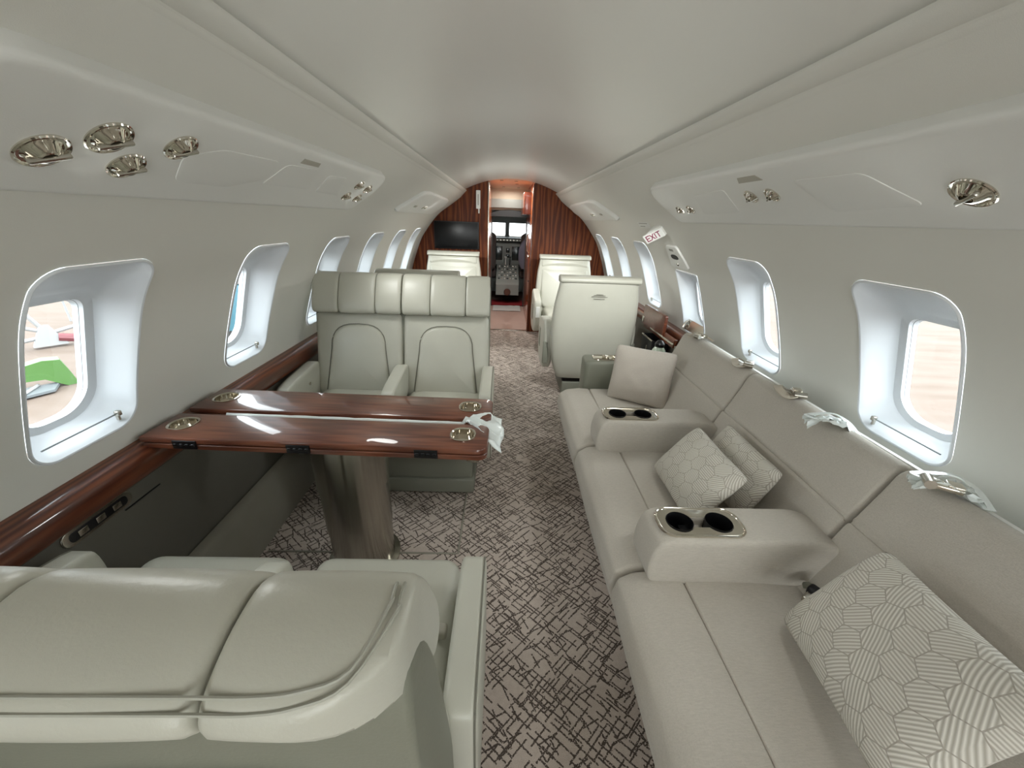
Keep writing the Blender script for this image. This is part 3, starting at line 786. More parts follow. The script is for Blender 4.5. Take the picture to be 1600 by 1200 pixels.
def small_psu(side, ya, yb, label):
    t_ = thing('service_unit', label, 'overhead panel')
    s0, s1 = sv(.655), sv(.86)
    o = smooth_closed(resample(orient([(ya, s1), (ya+.15, s0+.02), (ya+.35, s0), (yb-.12, s0+.01), (yb, s0+.1), (yb-.1, s1)]), .12), 2)
    m1 = M(); pad(m1, o, .028, .016, .004, on_panel(side, -.002)); obj('shell', m1, PSU, t_)
    m1 = M(); rbox(m1, (0, 0, 0), (.07, .02, .004), .001); c = W(side, ya+.32, (s0+s1)/2+.03, .031); d = (W(side, ya+.32, (s0+s1)/2, 1)-W(side, ya+.32, (s0+s1)/2, 0)).normalized(); u, v, _ = frame_from(d)
    m1.xf(Matrix.Translation(c) @ Matrix((u, v, d)).transposed().to_4x4()); obj('sign_window', m1, TAUPE, t_)
    for k in range(2):
        m1 = M(); c = W(side, ya+.62+.09*k, (s0+s1)/2+.03, .029); lathe(m1, [(.02, 0), (.018, .006), (.008, .009), (.006, .002)], c, d, 16); obj('vent', m1, CHROME2, t_)
small_psu(-1, 3.0, 4.55, 'small raised lozenge service unit high on the left wall near the bulkhead')
small_psu(1, 3.32, 4.9, 'small raised lozenge service unit high on the right wall near the bulkhead')

# EXIT sign and exit handle cover
def plate_on_wall(m1, side, y, z, wy, hs, th, off=0.0, r=.006, bev=.002):
    s = S_of_z(z); o = orient(rrect(wy, hs, r, 4, y, s)); pad(m1, resample(o, .02), th, bev, 0, on_panel(side, off)); return m1
t_ = thing('exit_sign', 'white EXIT sign with dark red letters on the right wall above the exit window', 'exit sign')
yC, zC = 2.585, 1.372
m1 = M()
# wedge body: tilted towards the viewer
s = S_of_z(zC); c = W(1, yC, s, 0.0)
nrm = (W(1, yC, s, 1)-c).normalized(); up = (W(1, yC, s-.1)-W(1, yC, s+.1)).normalized()
face_n = (nrm*0.80+Vector((0, -0.6, 0))).normalized(); fx = up.cross(face_n).normalized(); 
Rm = Matrix((fx, up, face_n)).transposed().to_4x4()
rbox(m1, (0, 0, 0), (.145, .060, .026), .004); m1.xf(Matrix.Translation(c+nrm*.05) @ Rm); obj('face', m1, WHITEP, t_)
m1 = M(); rbox(m1, (0, 0, 0), (.10, .066, .09), .006); m1.xf(Matrix.Translation(c+nrm*.012+Vector((0, .02, 0))) @ Matrix((fx, up, face_n)).transposed().to_4x4()); obj('housing', m1, WHITEP, t_)
def letters(txt, h, thick, stroke=.2):
    G = {'E': [((0, 0), (0, 1)), ((0, 0), (.7, 0)), ((0, .5), (.6, .5)), ((0, 1), (.7, 1))], 'X': [((0, 0), (.75, 1)), ((0, 1), (.75, 0))], 'I': [((.12, 0), (.12, 1))], 'T': [((0, 1), (.8, 1)), ((.4, 0), (.4, 1))]}
    Wd = {'E': .9, 'X': .95, 'I': .42, 'T': .9}; m1 = M(); x = 0
    for ch in txt:
        for (a, b) in G[ch]:
            A = Vector((x+a[0]*h, a[1]*h, 0)); Bv = Vector((x+b[0]*h, b[1]*h, 0)); d = (Bv-A).normalized(); p = Vector((-d.y, d.x, 0))*stroke*h*.5; A -= d*stroke*h*.4; Bv += d*stroke*h*.4
            z = Vector((0, 0, thick)); loft(m1, [[A-p, Bv-p, Bv+p, A+p], [A-p+z, Bv-p+z, Bv+p+z, A+p+z]])
        x += Wd[ch]*h
    return m1, x
m1, wd = letters('EXIT', .034, .001, .17); wd -= .004
m1.xf(Matrix.Translation(c+nrm*.05) @ Rm @ Matrix.Translation(Vector((-wd/2, -.017, .0132)))); obj('lettering', m1, REDTXT, t_, flat=True)
m1 = M(); plate_on_wall(m1, 1, 2.86, 1.395, .22, .05, .0015, 0); tag(obj('instruction_decal', m1, PSU2), 'faint rectangular instruction decal on the wall beside the EXIT sign', 'decal')
m1 = M()
for k, (yy, ww) in enumerate(((2.86, .17), (2.9, .10))): plate_on_wall(m1, 1, yy, 1.405-.018*k, ww, .005, .0022, 0, .001, .0005)
tag(obj('decal_print', m1, GREYTXT), 'two thin grey printed lines on the decal beside the EXIT sign', 'decal')
t_ = thing('exit_handle_cover', 'tapered grey cover plate with pull recess above the exit window', 'handle cover')
m1 = M(); o = smooth_closed(resample(orient([(2.475, S_of_z(1.285)), (2.65, S_of_z(1.285)), (2.70, S_of_z(1.15)), (2.43, S_of_z(1.15))]), .06), 1); pad(m1, o, .012, .005, 0, on_panel(1, 0)); obj('cover', m1, PSU, t_)
m1 = M(); o = smooth_closed(orient([(2.52, S_of_z(1.235)), (2.62, S_of_z(1.235)), (2.63, S_of_z(1.205)), (2.51, S_of_z(1.205))]), 2); pad(m1, o, .002, .001, 0, on_panel(1, .0115)); obj('pull_recess', m1, BLACKM, t_)
m1 = M(); o = orient([(2.54, S_of_z(1.268)), (2.60, S_of_z(1.268)), (2.60, S_of_z(1.255)), (2.54, S_of_z(1.255))]); pad(m1, o, .002, .001, 0, on_panel(1, .0115)); obj('label_plate', m1, GREYTXT, t_)
m1 = M(); lathe(m1, [(.011, 0), (.009, .004)], W(1, 2.565, S_of_z(1.175), .012), nrm, 14); obj('button', m1, CHROME, t_)

# ------------------------------------------------------------------ table
t_ = thing('dining_table', 'glossy reddish wood folding table on a thick brushed steel column', 'table', (-.645, 1.255, 0), math.radians(-1.8))
TZ = .72
def leaf(y0, y1, x0, x1, z0, z1, r, name):
    m1 = M(); o = resample(rrect(x1-x0, y1-y0, r, 6, (x0+x1)/2, (y0+y1)/2), .04)
    loft(m1, [[(p[0], p[1], z0) for p in inset(o, .003)], [(p[0], p[1], z0+.002) for p in o], [(p[0], p[1], z1-.004) for p in inset(o, 0)], [(p[0], p[1], z1-.001) for p in inset(o, .002)], [(p[0], p[1], z1) for p in inset(o, .006)]])
    return obj(name, m1, TWOOD, t_, angle=30)
XL, XR = -.555, .55
n1 = leaf(-.195, -.03, XL-.01, XR, TZ-.020, TZ, [.035, .004, .004, .03], 'table_leaf')
n2 = leaf(-.195, -.03, XL-.005, XR, TZ-.042, TZ-.0225, [.035, .004, .004, .03], 'folded_leaf')
f1 = leaf(.010, .185, XL-.01, XR, TZ-.020, TZ, [.035, .004, .004, .03], 'table_leaf')
f2 = leaf(.010, .185, XL-.005, XR, TZ-.042, TZ-.0225, [.035, .004, .004, .03], 'folded_leaf')
def oval(w, h, n=28): return [(w/2*(abs(math.cos(a))**.75)*(1 if math.cos(a) >= 0 else -1), h/2*(abs(math.sin(a))**.9)*(1 if math.sin(a) >= 0 else -1)) for a in [2*PI*k/n for k in range(n)]]
for lf, y_, xs_ in ((n1, -.105, (-.49, .463)), (f1, .105, (-.49, .463))):
    for x_ in xs_:
        c_ = M(); loft(c_, [[(x_+p[0], y_+p[1], z) for p in oval(.076, .076)] for z in (TZ-.0195, TZ+.02)]); cut(lf, c_)
        c_ = M(); loft(c_, [[(x_+p[0]*k, y_+p[1]*k, z) for p in oval(.080, .080)] for k, z in ((1.08, TZ+.0005), (1.10, TZ+.003), (1.0, TZ+.0035), (.93, TZ+.001), (.90, TZ-.010), (.86, TZ-.0185), (.3, TZ-.019))], False, True)
        obj('cup_holder', c_, CHROME, lf)
for x_ in (-.42, -.055, .355):
    m1 = M()
    rbox(m1, (x_, -.1965, TZ-.015), (.075, .006, .014), .001); rbox(m1, (x_, -.1965, TZ-.030), (.075, .006, .014), .001)
    for k in range(4): rbox(m1, (x_-.028+.0187*k, -.199, TZ-.022), (.012, .007, .009), .002, 1)
    obj('hinge', m1, BLACKM, t_)
m1 = M(); rbox(m1, (.50, -.12, TZ-.062), (.045, .05, .05), .008); obj('latch', m1, CHROME2, t_)
m1 = M(); rbox(m1, (0, 0, TZ-.052), (.62, .26, .022), .006); obj('slide_plate', m1, BLACKM, t_)
m1 = M(); lathe(m1, [(.138, TZ-.06), (.138, .50), (.1375, .415), (.131, .41)], (0, .03, 0), n=64, cap=False); obj('column_upper', m1, STEEL, t_)
m1 = M(); lathe(m1, [(.131, .45), (.131, .20), (.126, .195)], (0, .03, 0), n=64, cap=False); obj('column_middle', m1, STEEL, t_)
m1 = M(); lathe(m1, [(.126, .24), (.126, .012), (.15, .01), (.15, 0)], (0, .03, 0), n=64, cap=False); obj('column_lower', m1, STEEL, t_)
# plastic between the leaves and hanging off the end
m1 = M(); N1, N2 = 46, 14; vs = []
for i in range(N1+1):
    for j in range(N2+1):
        u = i/N1; v = j/N2
        if u < .72:
            x = XL+.15+(XR-.10-(XL+.15))*u/.72; y = -.027+.012*v+.001*math.sin(u*60); z = TZ-.020+.020*math.sin(v*PI*.6)+.002*noise.noise(Vector((x*30, v*4, 0)))
        else:
            q = (u-.72)/.28; fan = .010+.075*min(1, q*1.5)
            x = XR-.10+q*.145+.006*math.sin(v*9+q*3); y = -.005+(v-.5)*2*fan+.008*math.sin(q*7+v*11)-.02*q; z = TZ+.004*(1-q)-.085*max(0, q-.35)**1.3*(1.4-v)+.012*noise.noise(Vector((q*8, v*9, 2)))+.006*math.sin(v*22)
        vs.append((x, y, z))
m1.add(vs, [(i*(N2+1)+j, (i+1)*(N2+1)+j, (i+1)*(N2+1)+j+1, i*(N2+1)+j+1) for i in range(N1) for j in range(N2)])
m1.xf(Matrix.Translation((-.645, 1.255, 0)) @ Matrix.Rotation(math.radians(-1.8), 4, 'Z'))
o_ = tag(obj('plastic_wrap', m1, BAGM), 'crumpled white plastic wrap tucked between the table leaves, spilling over the aisle end', 'plastic wrap')
sd = o_.modifiers.new('t', 'SOLIDIFY'); sd.thickness = .001

# ------------------------------------------------------------------ seats
TB = Vector((0.29, 0.957))   # backrest direction (y, z)
def backmap(y0, z0): return lambda u, v, w: (u, y0+v*.29-w*.957, z0+v*.957+w*.29)
def xloft(m1, prof, x0, x1, r=.02, backround=0.0, puff=0.0, nseg=10, ysplit=None, side=0):
    """profile (y,z) ccw; lofted over x with pillowed ends; back corners rounded on one side"""
    xs = []; L = x1-x0
    for k in range(5): a = PI/2*k/4; xs.append((x0+r*(1-math.cos(a)), r*(1-math.sin(a))))
    for k in range(1, nseg): xs.append((x0+r+(L-2*r)*k/nseg, 0))
    for k in range(4, -1, -1): a = PI/2*k/4; xs.append((x1-r*(1-math.cos(a)), r*(1-math.sin(a))))
    rings = []
    for x, ins in xs:
        t = (x-x0)/L
        if ins == 0: pf = inset(prof, -puff*max(0, math.sin(PI*t))**.5)
        else:
            gy = sum(p[0] for p in prof)/len(prof); gz = sum(p[1] for p in prof)/len(prof); kk = 1-ins/.11
            pf = [(gy+(p[0]-gy)*kk, gz+(p[1]-gz)*kk) for p in prof]
        if backround:
            d = (x1-x) if side > 0 else (x-x0)
            if d < backround:
                lim = 1-math.sqrt(max(0, 1-((backround-d)/backround)**2)); ym = max(p[0] for p in pf); y_lo = min(p[0] for p in pf)
                cutoff = ym-lim*backround*.6
                pf = [(min(p[0], cutoff), p[1]-(max(0, p[0]-cutoff))*.1) for p in pf]
        rings.append([(x, p[0], p[1]) for p in pf])
    return loft(m1, rings)
HP = smooth_closed([(.095, .885), (.098, .93), (.125, .99), (.160, 1.055), (.190, 1.090), (.235, 1.088), (.27, 1.076), (.290, 1.062), (.294, 1.045), (.285, 1.03), (.25, 1.02), (.20, .96), (.15, .90), (.125, .880)], 2)[::-1]
def polyccw(p): return orient(p)
HP = polyccw(HP)
def head_top(y):
    best = 0
    for i in range(len(HP)):
        a, b = HP[i-1], HP[i]
        if min(a[0], b[0]) <= y <= max(a[0], b[0]) and abs(a[0]-b[0]) > 1e-9: best = max(best, a[1]+(b[1]-a[1])*(y-a[0])/(b[0]-a[0]))
    return best
def arch(w, h, wb, n=14):
    pts = [(-wb/2, 0), (wb/2, 0)]
    for k in range(n+1):
        a = PI*k/n; pts.append((w/2*abs(math.cos(a))**.7*(1 if math.cos(a) > 0 else -1), h-.14+.14*abs(math.sin(a))**.75))
    return pts
def make_double(label):
    t_ = thing('double_seat', label, 'double seat')
    m1 = M(); rbox(m1, (.10, -.09, .135), (.66, .48, .27), .012); rbox(m1, (.10, -.10, .05), (.68, .50, .09), .01); obj('seat_base', m1, BASEM, t_)
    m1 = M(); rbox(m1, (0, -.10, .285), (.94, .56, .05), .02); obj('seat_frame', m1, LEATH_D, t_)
    for cx in (-.25, .25):
        m1 = M(); o = resample(rrect(.43, .50, [.06, .06, .05, .05], 6, cx, -.175), .04)
        pad(m1, o, .155, .045, .018, lambda u, v, w: (u, v, .30+w)); obj('seat_cushion', m1, LEATH, t_)
        o = resample(rrect(.493, .50, [.03, .03, .05, .05], 5, cx, .26), .04)
        m1 = M(); pad(m1, o, .095, .03, .008, backmap(.075, .37), seg=5); obj('backrest', m1, LEATH, t_)
        o = resample(arch(.30, .385, .36), .03); o = [(p[0]+cx, p[1]+.05) for p in o]
        m1 = M(); pad(m1, o, .022, .018, .014, backmap(.075-.0957+.006, .37+.027), back=False); obj('lumbar_pad', m1, LEATH, t_)
        m1 = M(); oo = inset(o, -.004); bmf = backmap(.075, .37); tube_closed(m1, [Vector(bmf(p[0], p[1], .099)) for p in resample(oo, .02)], .0028); obj('piping', m1, SEAMM, t_)
        xa = cx-.25
        for k, (a, b) in enumerate(((0.004, .147), (.150, .352), (.355, .496))):
            if cx > 0: a, b = ((0.004, .16), (.163, .36), (.363, .496))[k]
            end = (cx < 0 and k == 0) or (cx > 0 and k == 2)
            m1 = M(); xloft(m1, HP, xa+a, xa+b, .009, .10 if end else 0, .003, side=1 if cx > 0 else -1); obj('headrest_pad', m1, LEATH, t_)
    # back shell
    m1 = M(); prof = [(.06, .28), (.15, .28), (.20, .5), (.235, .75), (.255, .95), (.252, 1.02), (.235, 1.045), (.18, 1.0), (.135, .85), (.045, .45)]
    xloft(m1, polyccw(smooth_closed(prof, 2)), -.499, .499, .010, 0, 0); obj('back_shell', m1, LEATH_D, t_)  # shade below the headrest put into the shell as darker leather
    m1 = M(); o = resample(rrect(.30, .42, .07, 6, .27, .68), .05); pad(m1, o, .014, .01, .006, lambda u, v, w: (u, .145+.125*(v-.28)/.7+w*1.0, v)); obj('back_pocket', m1, LEATH, t_)
    m1 = M(); o = resample(rrect(.30, .42, .07, 6, -.27, .68), .05); pad(m1, o, .014, .01, .006, lambda u, v, w: (u, .145+.125*(v-.28)/.7+w*1.0, v)); obj('back_pocket', m1, LEATH, t_)
    # double piping along the wrapped outer edge of the headrest
    for sx in (-1, 1):
        for q in (.005, .012):
            pts = []
            for k in range(15):
                d = .49*(1-k/14); xx = min(.496-d, .492-q); br = .10; lim = 1-math.sqrt(max(0, 1-((br-d)/br)**2)) if d < br else 0
                yc_ = min(.294, (.294-lim*br*.6))-q; pts.append((sx*xx, yc_, head_top(yc_)+.0042))
            y_e = pts[-1][1]
            for k in range(1, 5): y_ = y_e-(y_e-.200)*k/4; pts.append((sx*(.492-q), y_, head_top(y_)+.0035))
            m1 = M(); tube(m1, catm3(pts, 4), .0016, 6); obj('rim_piping', m1, PIPE, t_)
    # arms
    side_prof = smooth_closed([(-.30, .20), (-.315, .40), (-.315, .555), (-.295, .59), (-.02, .61), (.05, .61), (.075, .58), (.06, .30), (.04, .17), (-.24, .17)], 2)
    for x0, x1 in ((-.545, -.478), (.462, .532)):
        m1 = M(); xloft(m1, polyccw(side_prof), x0, x1, .012); a_ = obj('armrest', m1, LEATH, t_)
        xx = x1 if x0 > 0 else x0
        m1 = M(); pts = [Vector((xx-(.006 if x0 > 0 else -.006), p[0], p[1])) for p in inset(polyccw(side_prof), .001)]; tube_closed(m1, pts, .0022); obj('piping', m1, SEAMM, a_)
    m1 = M(); mp = smooth_closed([(-.29, .47), (-.31, .53), (-.29, .575), (-.10, .60), (.04, .615), (.07, .57), (.05, .44), (-.18, .43)], 2)
    xloft(m1, polyccw(mp), -.035, .035, .014); obj('armrest', m1, LEATH, t_)
    m1 = M(); rbox(m1, (.035, -.17, .475), (.05, .03, .03), .008); obj('seatbelt_buckle', m1, TAUPE, t_)
    m1 = M(); rbox(m1, (-.435, -.17, .475), (.04, .03, .03), .008); obj('seatbelt_buckle', m1, TAUPE, t_)
    m1 = M(); lathe(m1, [(.010, 0), (.009, .004), (.004, .006)], (-.478, -.10, .53), (1, 0, 0), 12); obj('recline_button', m1, CHROME, t_)
    return t_
d1 = make_double('grey leather double seat facing the camera beyond the wooden table')
d1.location = (-.635, 2.06, 0); d1['group'] = 'leather double seats'
d2 = dup(d1, 'grey leather double seat seen from behind in the bottom left corner', (-.63, .452, 0), PI)

def zloft(m1, secs, n=40, p=3.2):
    rings = []
    for z, cy, hw, hd in secs:
        rings.append([(hw*(abs(math.cos(a))**(2/p))*(1 if math.cos(a) >= 0 else -1), cy+hd*(abs(math.sin(a))**(2/p))*(1 if math.sin(a) >= 0 else -1), z) for a in [2*PI*k/n for k in range(n)]])
    return loft(m1, rings)
def smooth_secs(S, k=4):
    out = []
    for i in range(len(S)-1):
        p0, p1, p2, p3 = (Vector(S[max(i-1, 0)]), Vector(S[i]), Vector(S[i+1]), Vector(S[min(i+2, len(S)-1)]))
        for j in range(k):
            t = j/k; out.append(tuple(0.5*((2*p1)+(-p0+p2)*t+(2*p0-5*p1+4*p2-p3)*t*t+(-p0+3*p1-3*p2+p3)*t**3)))
    out.append(tuple(S[-1])); return out
Vector4 = Vector
def make_single(label):
    t_ = thing('club_seat', label, 'armchair')
    m1 = M(); rbox(m1, (-.02, -.10, .06), (.44, .46, .12), .01); obj('seat_base', m1, BASEM, t_)
    m1 = M(); rbox(m1, (0, -.10, .145), (.40, .44, .05), .01); obj('swivel_plate', m1, BLACKM, t_)
    m1 = M(); rbox(m1, (0, -.14, .24), (.52, .54, .15), .04, 4); obj('seat_pan', m1, LEATH, t_)
    m1 = M(); o = resample(rrect(.50, .54, .07, 6, 0, -.20), .04); pad(m1, o, .15, .05, .02, lambda u, v, w: (u, v, .30+w)); obj('seat_cushion', m1, LEATH, t_)
    # back shell
    S = smooth_secs([(.17, .10, .25, .06), (.24, .115, .285, .075), (.42, .135, .325, .085), (.62, .165, .335, .075), (.80, .195, .325, .062), (.93, .215, .305, .052), (.985, .222, .297, .045), (1.0, .224, .285, .035)])
    m1 = M(); zloft(m1, S, 48, 4.5); obj('back_shell', m1, LEATH, t_)
    m1 = M(); xloft(m1, polyccw(smooth_closed([(.145, .975), (.15, 1.01), (.18, 1.03), (.26, 1.03), (.29, 1.012), (.29, .99), (.27, .978)], 2)), -.305, .305, .012); obj('top_roll', m1, LEATH, t_)
    o = resample(rrect(.56, .48, [.03, .03, .10, .10], 6, 0, .24), .04); m1 = M(); pad(m1, o, .075, .03, .012, backmap(.085, .40)); obj('backrest', m1, LEATH, t_)
    o = resample(rrect(.565, .115, .025, 5, 0, .548), .04); m1 = M(); pad(m1, o, .08, .025, .012, backmap(.085, .40)); obj('headrest', m1, LEATH, t_)
    ap = smooth_closed([(-.36, .30), (-.385, .45), (-.37, .56), (-.33, .595), (-.05, .625), (.08, .66), (.12, .58), (.12, .34), (.06, .20), (-.28, .20)], 2)
    for sx in (-1, 1):
        m1 = M(); xloft(m1, polyccw(ap), *((.30, .385) if sx > 0 else (-.385, -.30)), .022); a_ = obj('armrest', m1, LEATH, t_)
        m1 = M(); rbox(m1, (sx*.383, -.20, .43), (.012, .10, .17), .02); obj('side_pocket', m1, BASEM, a_)
        m1 = M(); rbox(m1, (sx*.3415, -.378, .46), (.045, .014, .12), .006); obj('control_panel', m1, WHITEP, a_)
        m1 = M(); rbox(m1, (sx*.36, .11, .38), (.05, .02, .20), .01); obj('rear_slot', m1, BASEM, a_)
    # stitched crest on the back: three short bars
    m1 = M()
    for k, (w_, z_) in enumerate(((.09, .893), (.125, .882), (.085, .866), (.055, .900))): rbox(m1, (0, .276-.13*(.93-z_)*.9+.0035, z_), (w_, .002, .003), 0)
    obj('embossed_crest', m1, SEAMM, t_)
    return t_
s1 = make_single('big grey leather club seat seen from behind, right of the aisle, before the divan end')
s1.location = (.665, 3.19, 0); s1.rotation_euler = (0, 0, PI); s1['group'] = 'leather club seats'
dup(s1, 'grey leather club seat facing the camera against the right half of the veneer bulkhead', (.665, 4.60, 0), 0)
dup(s1, 'grey leather club seat facing the camera below the black wall screen', (-.665, 4.60, 0), 0)
dup(s1, 'grey leather club seat whose back top alone shows above the left double seat', (-.70, 3.19, 0), PI)

# ------------------------------------------------------------------ divan
t_ = thing('divan', 'long grey-beige fabric three-seat sofa along the right wall', 'sofa')
DS = [2.19, 1.53, .84, .15]
seat_pf = [(.425, .05), (.36, .16), (.312, .28), (.293, .36), (.305, .415), (.345, .442), (.42, .452), (.474, .449), (.483, .447), (.487, .432), (.491, .447), (.50, .449), (.58, .451), (.72, .446), (.875, .43), (.88, .30), (.60, .25), (.47, .05)]
back_pf = [(.80, .42), (.845, .445), (.90, .56), (.926, .632), (.934, .645), (.943, .642), (.941, .656), (.948, .665), (.985, .755), (1.005, .812), (1.03, .828), (1.065, .818), (1.075, .78), (1.06, .60), (1.02, .42)]
def yloft(m1, prof, y0, y1, r=.03, puff=.004, n=10):
    rings = []; L = y1-y0; xs = []
    for k in range(6): a = PI/2*k/5; xs.append((y0+r*.6*(1-math.cos(a)), r*(1-math.sin(a))))
    for k in range(1, n): xs.append((y0+r+(L-2*r)*k/n, -puff*math.sin(PI*k/n)))
    for k in range(5, -1, -1): a = PI/2*k/5; xs.append((y1-r*.6*(1-math.cos(a)), r*(1-math.sin(a))))
    for y, ins in xs: rings.append([(p[0], y, p[1]) for p in inset(prof, ins)])
    return loft(m1, rings)
def fine(pf): return orient(smooth_closed(resample(pf, .04), 1))
for i in range(3):
    y1, y0 = DS[i], DS[i+1]
    m1 = M(); yloft(m1, fine(seat_pf), y0+.001, y1-.001, .032); obj('seat_cushion', m1, FAB, t_)
    m1 = M(); yloft(m1, fine(back_pf), y0+.001, y1-.001, .024); obj('back_cushion', m1, FAB, t_)
    # crease piping along the cushion
m1 = M(); rbox(m1, (.82, 1.0, .12), (.76, 2.36, .24), .01); obj('plinth', m1, DADO, t_)
m1 = M(); rbox(m1, (.62, 1.16, .10), (.30, 2.02, .2), .01); obj('kick_board', m1, BASEM, t_)
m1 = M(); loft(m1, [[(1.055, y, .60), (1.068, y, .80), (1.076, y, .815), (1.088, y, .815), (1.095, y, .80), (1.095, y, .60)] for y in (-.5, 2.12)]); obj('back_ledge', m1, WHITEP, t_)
ap = orient(smooth_closed(resample([(.385, .43), (.372, .50), (.385, .575), (.415, .602), (.86, .602), (.945, .56), (.90, .47), (.85, .425)], .1), 2))
for yc, lab in ((1.545, ''), (.865, '')):
    m1 = M(); yloft(m1, ap, yc-.075, yc+.075, .022, .001); a_ = obj('armrest', m1, FAB, t_)
    c_ = M(); H_ = [[], []]
    for xx, rr in ((.472, .039), (.588, .039)):
        cc = M(); lathe(cc, [(rr, .545), (rr, .65)], (xx, yc, 0), n=28); cut(a_, cc)
        cc = M(); lathe(cc, [(rr-.001, .608), (rr-.002, .548), (.001, .5475)], (xx, yc, 0), n=28, cap=False); obj('cup_well', cc, BLACK, a_)
    cc = M(); rbox(cc, (.53, yc, .60), (.10, .04, .05), .002); cut(a_, cc)
    cc = M(); rbox(cc, (.53, yc, .573), (.10, .04, .004), .001); obj('cup_well', cc, BLACK, a_)
    # bezel ring
    outer = resample(rrect(.252, .118, .045, 8, .53, yc), .008); 
    m1 = M(); loft(m1, [[(p[0], p[1], z) for p in inset(outer, d)] for d, z in ((0, .600), (.0, .606), (.003, .6085), (.006, .607), (.008, .604), (.009, .601))], False, False)
    # plate with two round openings
    pl = obj('cup_bezel', m1, CHROME, a_)
    m1 = M(); prism(m1, inset(outer, .007), .599, .6045); pl2 = obj('cup_plate', m1, CHROME, a_)
    cc = M(); lathe(cc, [(.040, .56), (.040, .65)], (.472, yc, 0), n=28); cut(pl2, cc)
    cc = M(); lathe(cc, [(.040, .56), (.040, .65)], (.588, yc, 0), n=28); cut(pl2, cc)
    cc = M(); rbox(cc, (.53, yc, .60), (.08, .042, .05), .001); cut(pl2, cc)
t_ = thing('end_console', 'olive-grey leather console with bright cup tray at the far end of the divan', 'console', (0, 2.30, 0))
m1 = M(); o = rrect(.50, .16, .03, 6, .71, .0); loft(m1, [[(p[0], p[1], z) for p in inset(o, d)] for d, z in ((0, .01), (0, .585), (.004, .60), (.014, .608), (.03, .61))]); cb = obj('body', m1, LEATH_D, t_)
m1 = M(); o2 = resample(rrect(.33, .10, .03, 6, .68, 0), .01); loft(m1, [[(p[0], p[1], z) for p in inset(o2, d)] for d, z in ((0, .609), (.001, .615), (.005, .616), (.010, .6125))], False, True); obj('cup_tray', m1, CHROME, t_)
for xx in (.60, .66, .72, .78):
    m1 = M(); lathe(m1, [(.022, .612), (.024, .622), (.021, .622), (.019, .613)], (xx, 0, 0), n=20, cap=False); obj('glass_clip', m1, CHROME, t_)

# pillows
def pillow(name, label, cen, ux, vx, w, h, th, mat, group=None):
    ux = Vector(ux).normalized(); vx = Vector(vx); vx = (vx-ux*vx.dot(ux)).normalized(); nx_ = ux.cross(vx)
    N = 26; verts = []; faces = []; uvs = []
    def P(i, j, sgn):
        u = -1+2*i/N; v = -1+2*j/N
        pin = 1-.10*(1-abs(u)**2.0)*abs(v)**3; pinv = 1-.10*(1-abs(v)**2.0)*abs(u)**3
        X_ = u*w/2*(1-.045*(1-v*v)*(abs(u)**6)); Y_ = v*h/2*(1-.045*(1-u*u)*(abs(v)**6))
        t = ((1-abs(u)**2.6)*(1-abs(v)**2.6))
        zt = th/2*(max(0, t)**.55)
        wr = .004*noise.noise(Vector((u*3+cen[0]*9, v*3, sgn)))*min(1, t*3)
        cr = abs(u)**7*abs(v)**7; return cen_v+ux*X_*(1-.06*cr)+vx*Y_*(1-.06*cr)+nx_*(sgn*zt+wr)
    cen_v = Vector(cen); mb = M()
    for sgn in (1, -1):
        vs = [P(i, j, sgn) for i in range(N+1) for j in range(N+1)]
        fs = [(i*(N+1)+j, (i+1)*(N+1)+j, (i+1)*(N+1)+j+1, i*(N+1)+j+1) for i in range(N) for j in range(N)]
        if sgn < 0: fs = [f[::-1] for f in fs]
        mb.add(vs, fs)
    me = bpy.data.meshes.new(name); me.from_pydata(mb.v, [], mb.f)
    uvl = me.uv_layers.new(name='UVMap')
    for li, lp in enumerate(me.loops):
        vi = lp.vertex_index % ((N+1)**2); i, j = divmod(vi, N+1); uvl.data[li].uv = (i/N*w+.013, j/N*h+.02)
    bm = bmesh.new(); bm.from_mesh(me); bmesh.ops.remove_doubles(bm, verts=bm.verts, dist=1e-5); bm.to_mesh(me); bm.free()
    me.materials.append(mat); me.polygons.foreach_set('use_smooth', [True]*len(me.polygons))
    o = link(name, me); tag(o, label, 'pillow', group)
    return o
def pillow4(name, label, a, b, c, th, mat, k=1.05, **kw):   # b bottom corner, a above b, c along from b
    a, b, c = Vector(a), Vector(b), Vector(c); ux = c-b; vx = a-b; cen = b+ux/2+vx/2
    return pillow(name, label, cen, ux, vx, ux.length*k, vx.length*k, th, mat, **kw)
pillow4('pillow', 'plain beige square pillow standing against the far armrest console of the divan', (.655, 2.12, .742), (.535, 2.09, .455), (.82, 1.93, .455), .12, FABP)
pillow4('pillow', 'hexagon-patterned pillow on the middle divan seat, the front one of two', (.73, 1.345, .665), (.585, 1.31, .475), (.585, .97, .475), .09, HEX, group='hexagon pillows')
pillow4('pillow', 'hexagon-patterned pillow leaning on the middle divan back behind another pillow', (.865, 1.37, .665), (.775, 1.33, .475), (.775, 1.0, .475), .09, HEX, group='hexagon pillows')
pillow4('pillow', 'large hexagon-patterned pillow on the nearest divan seat in the bottom right corner', (.855, .665, .715), (.685, .66, .475), (.615, .30, .52), .12, HEX, group='hexagon pillows')

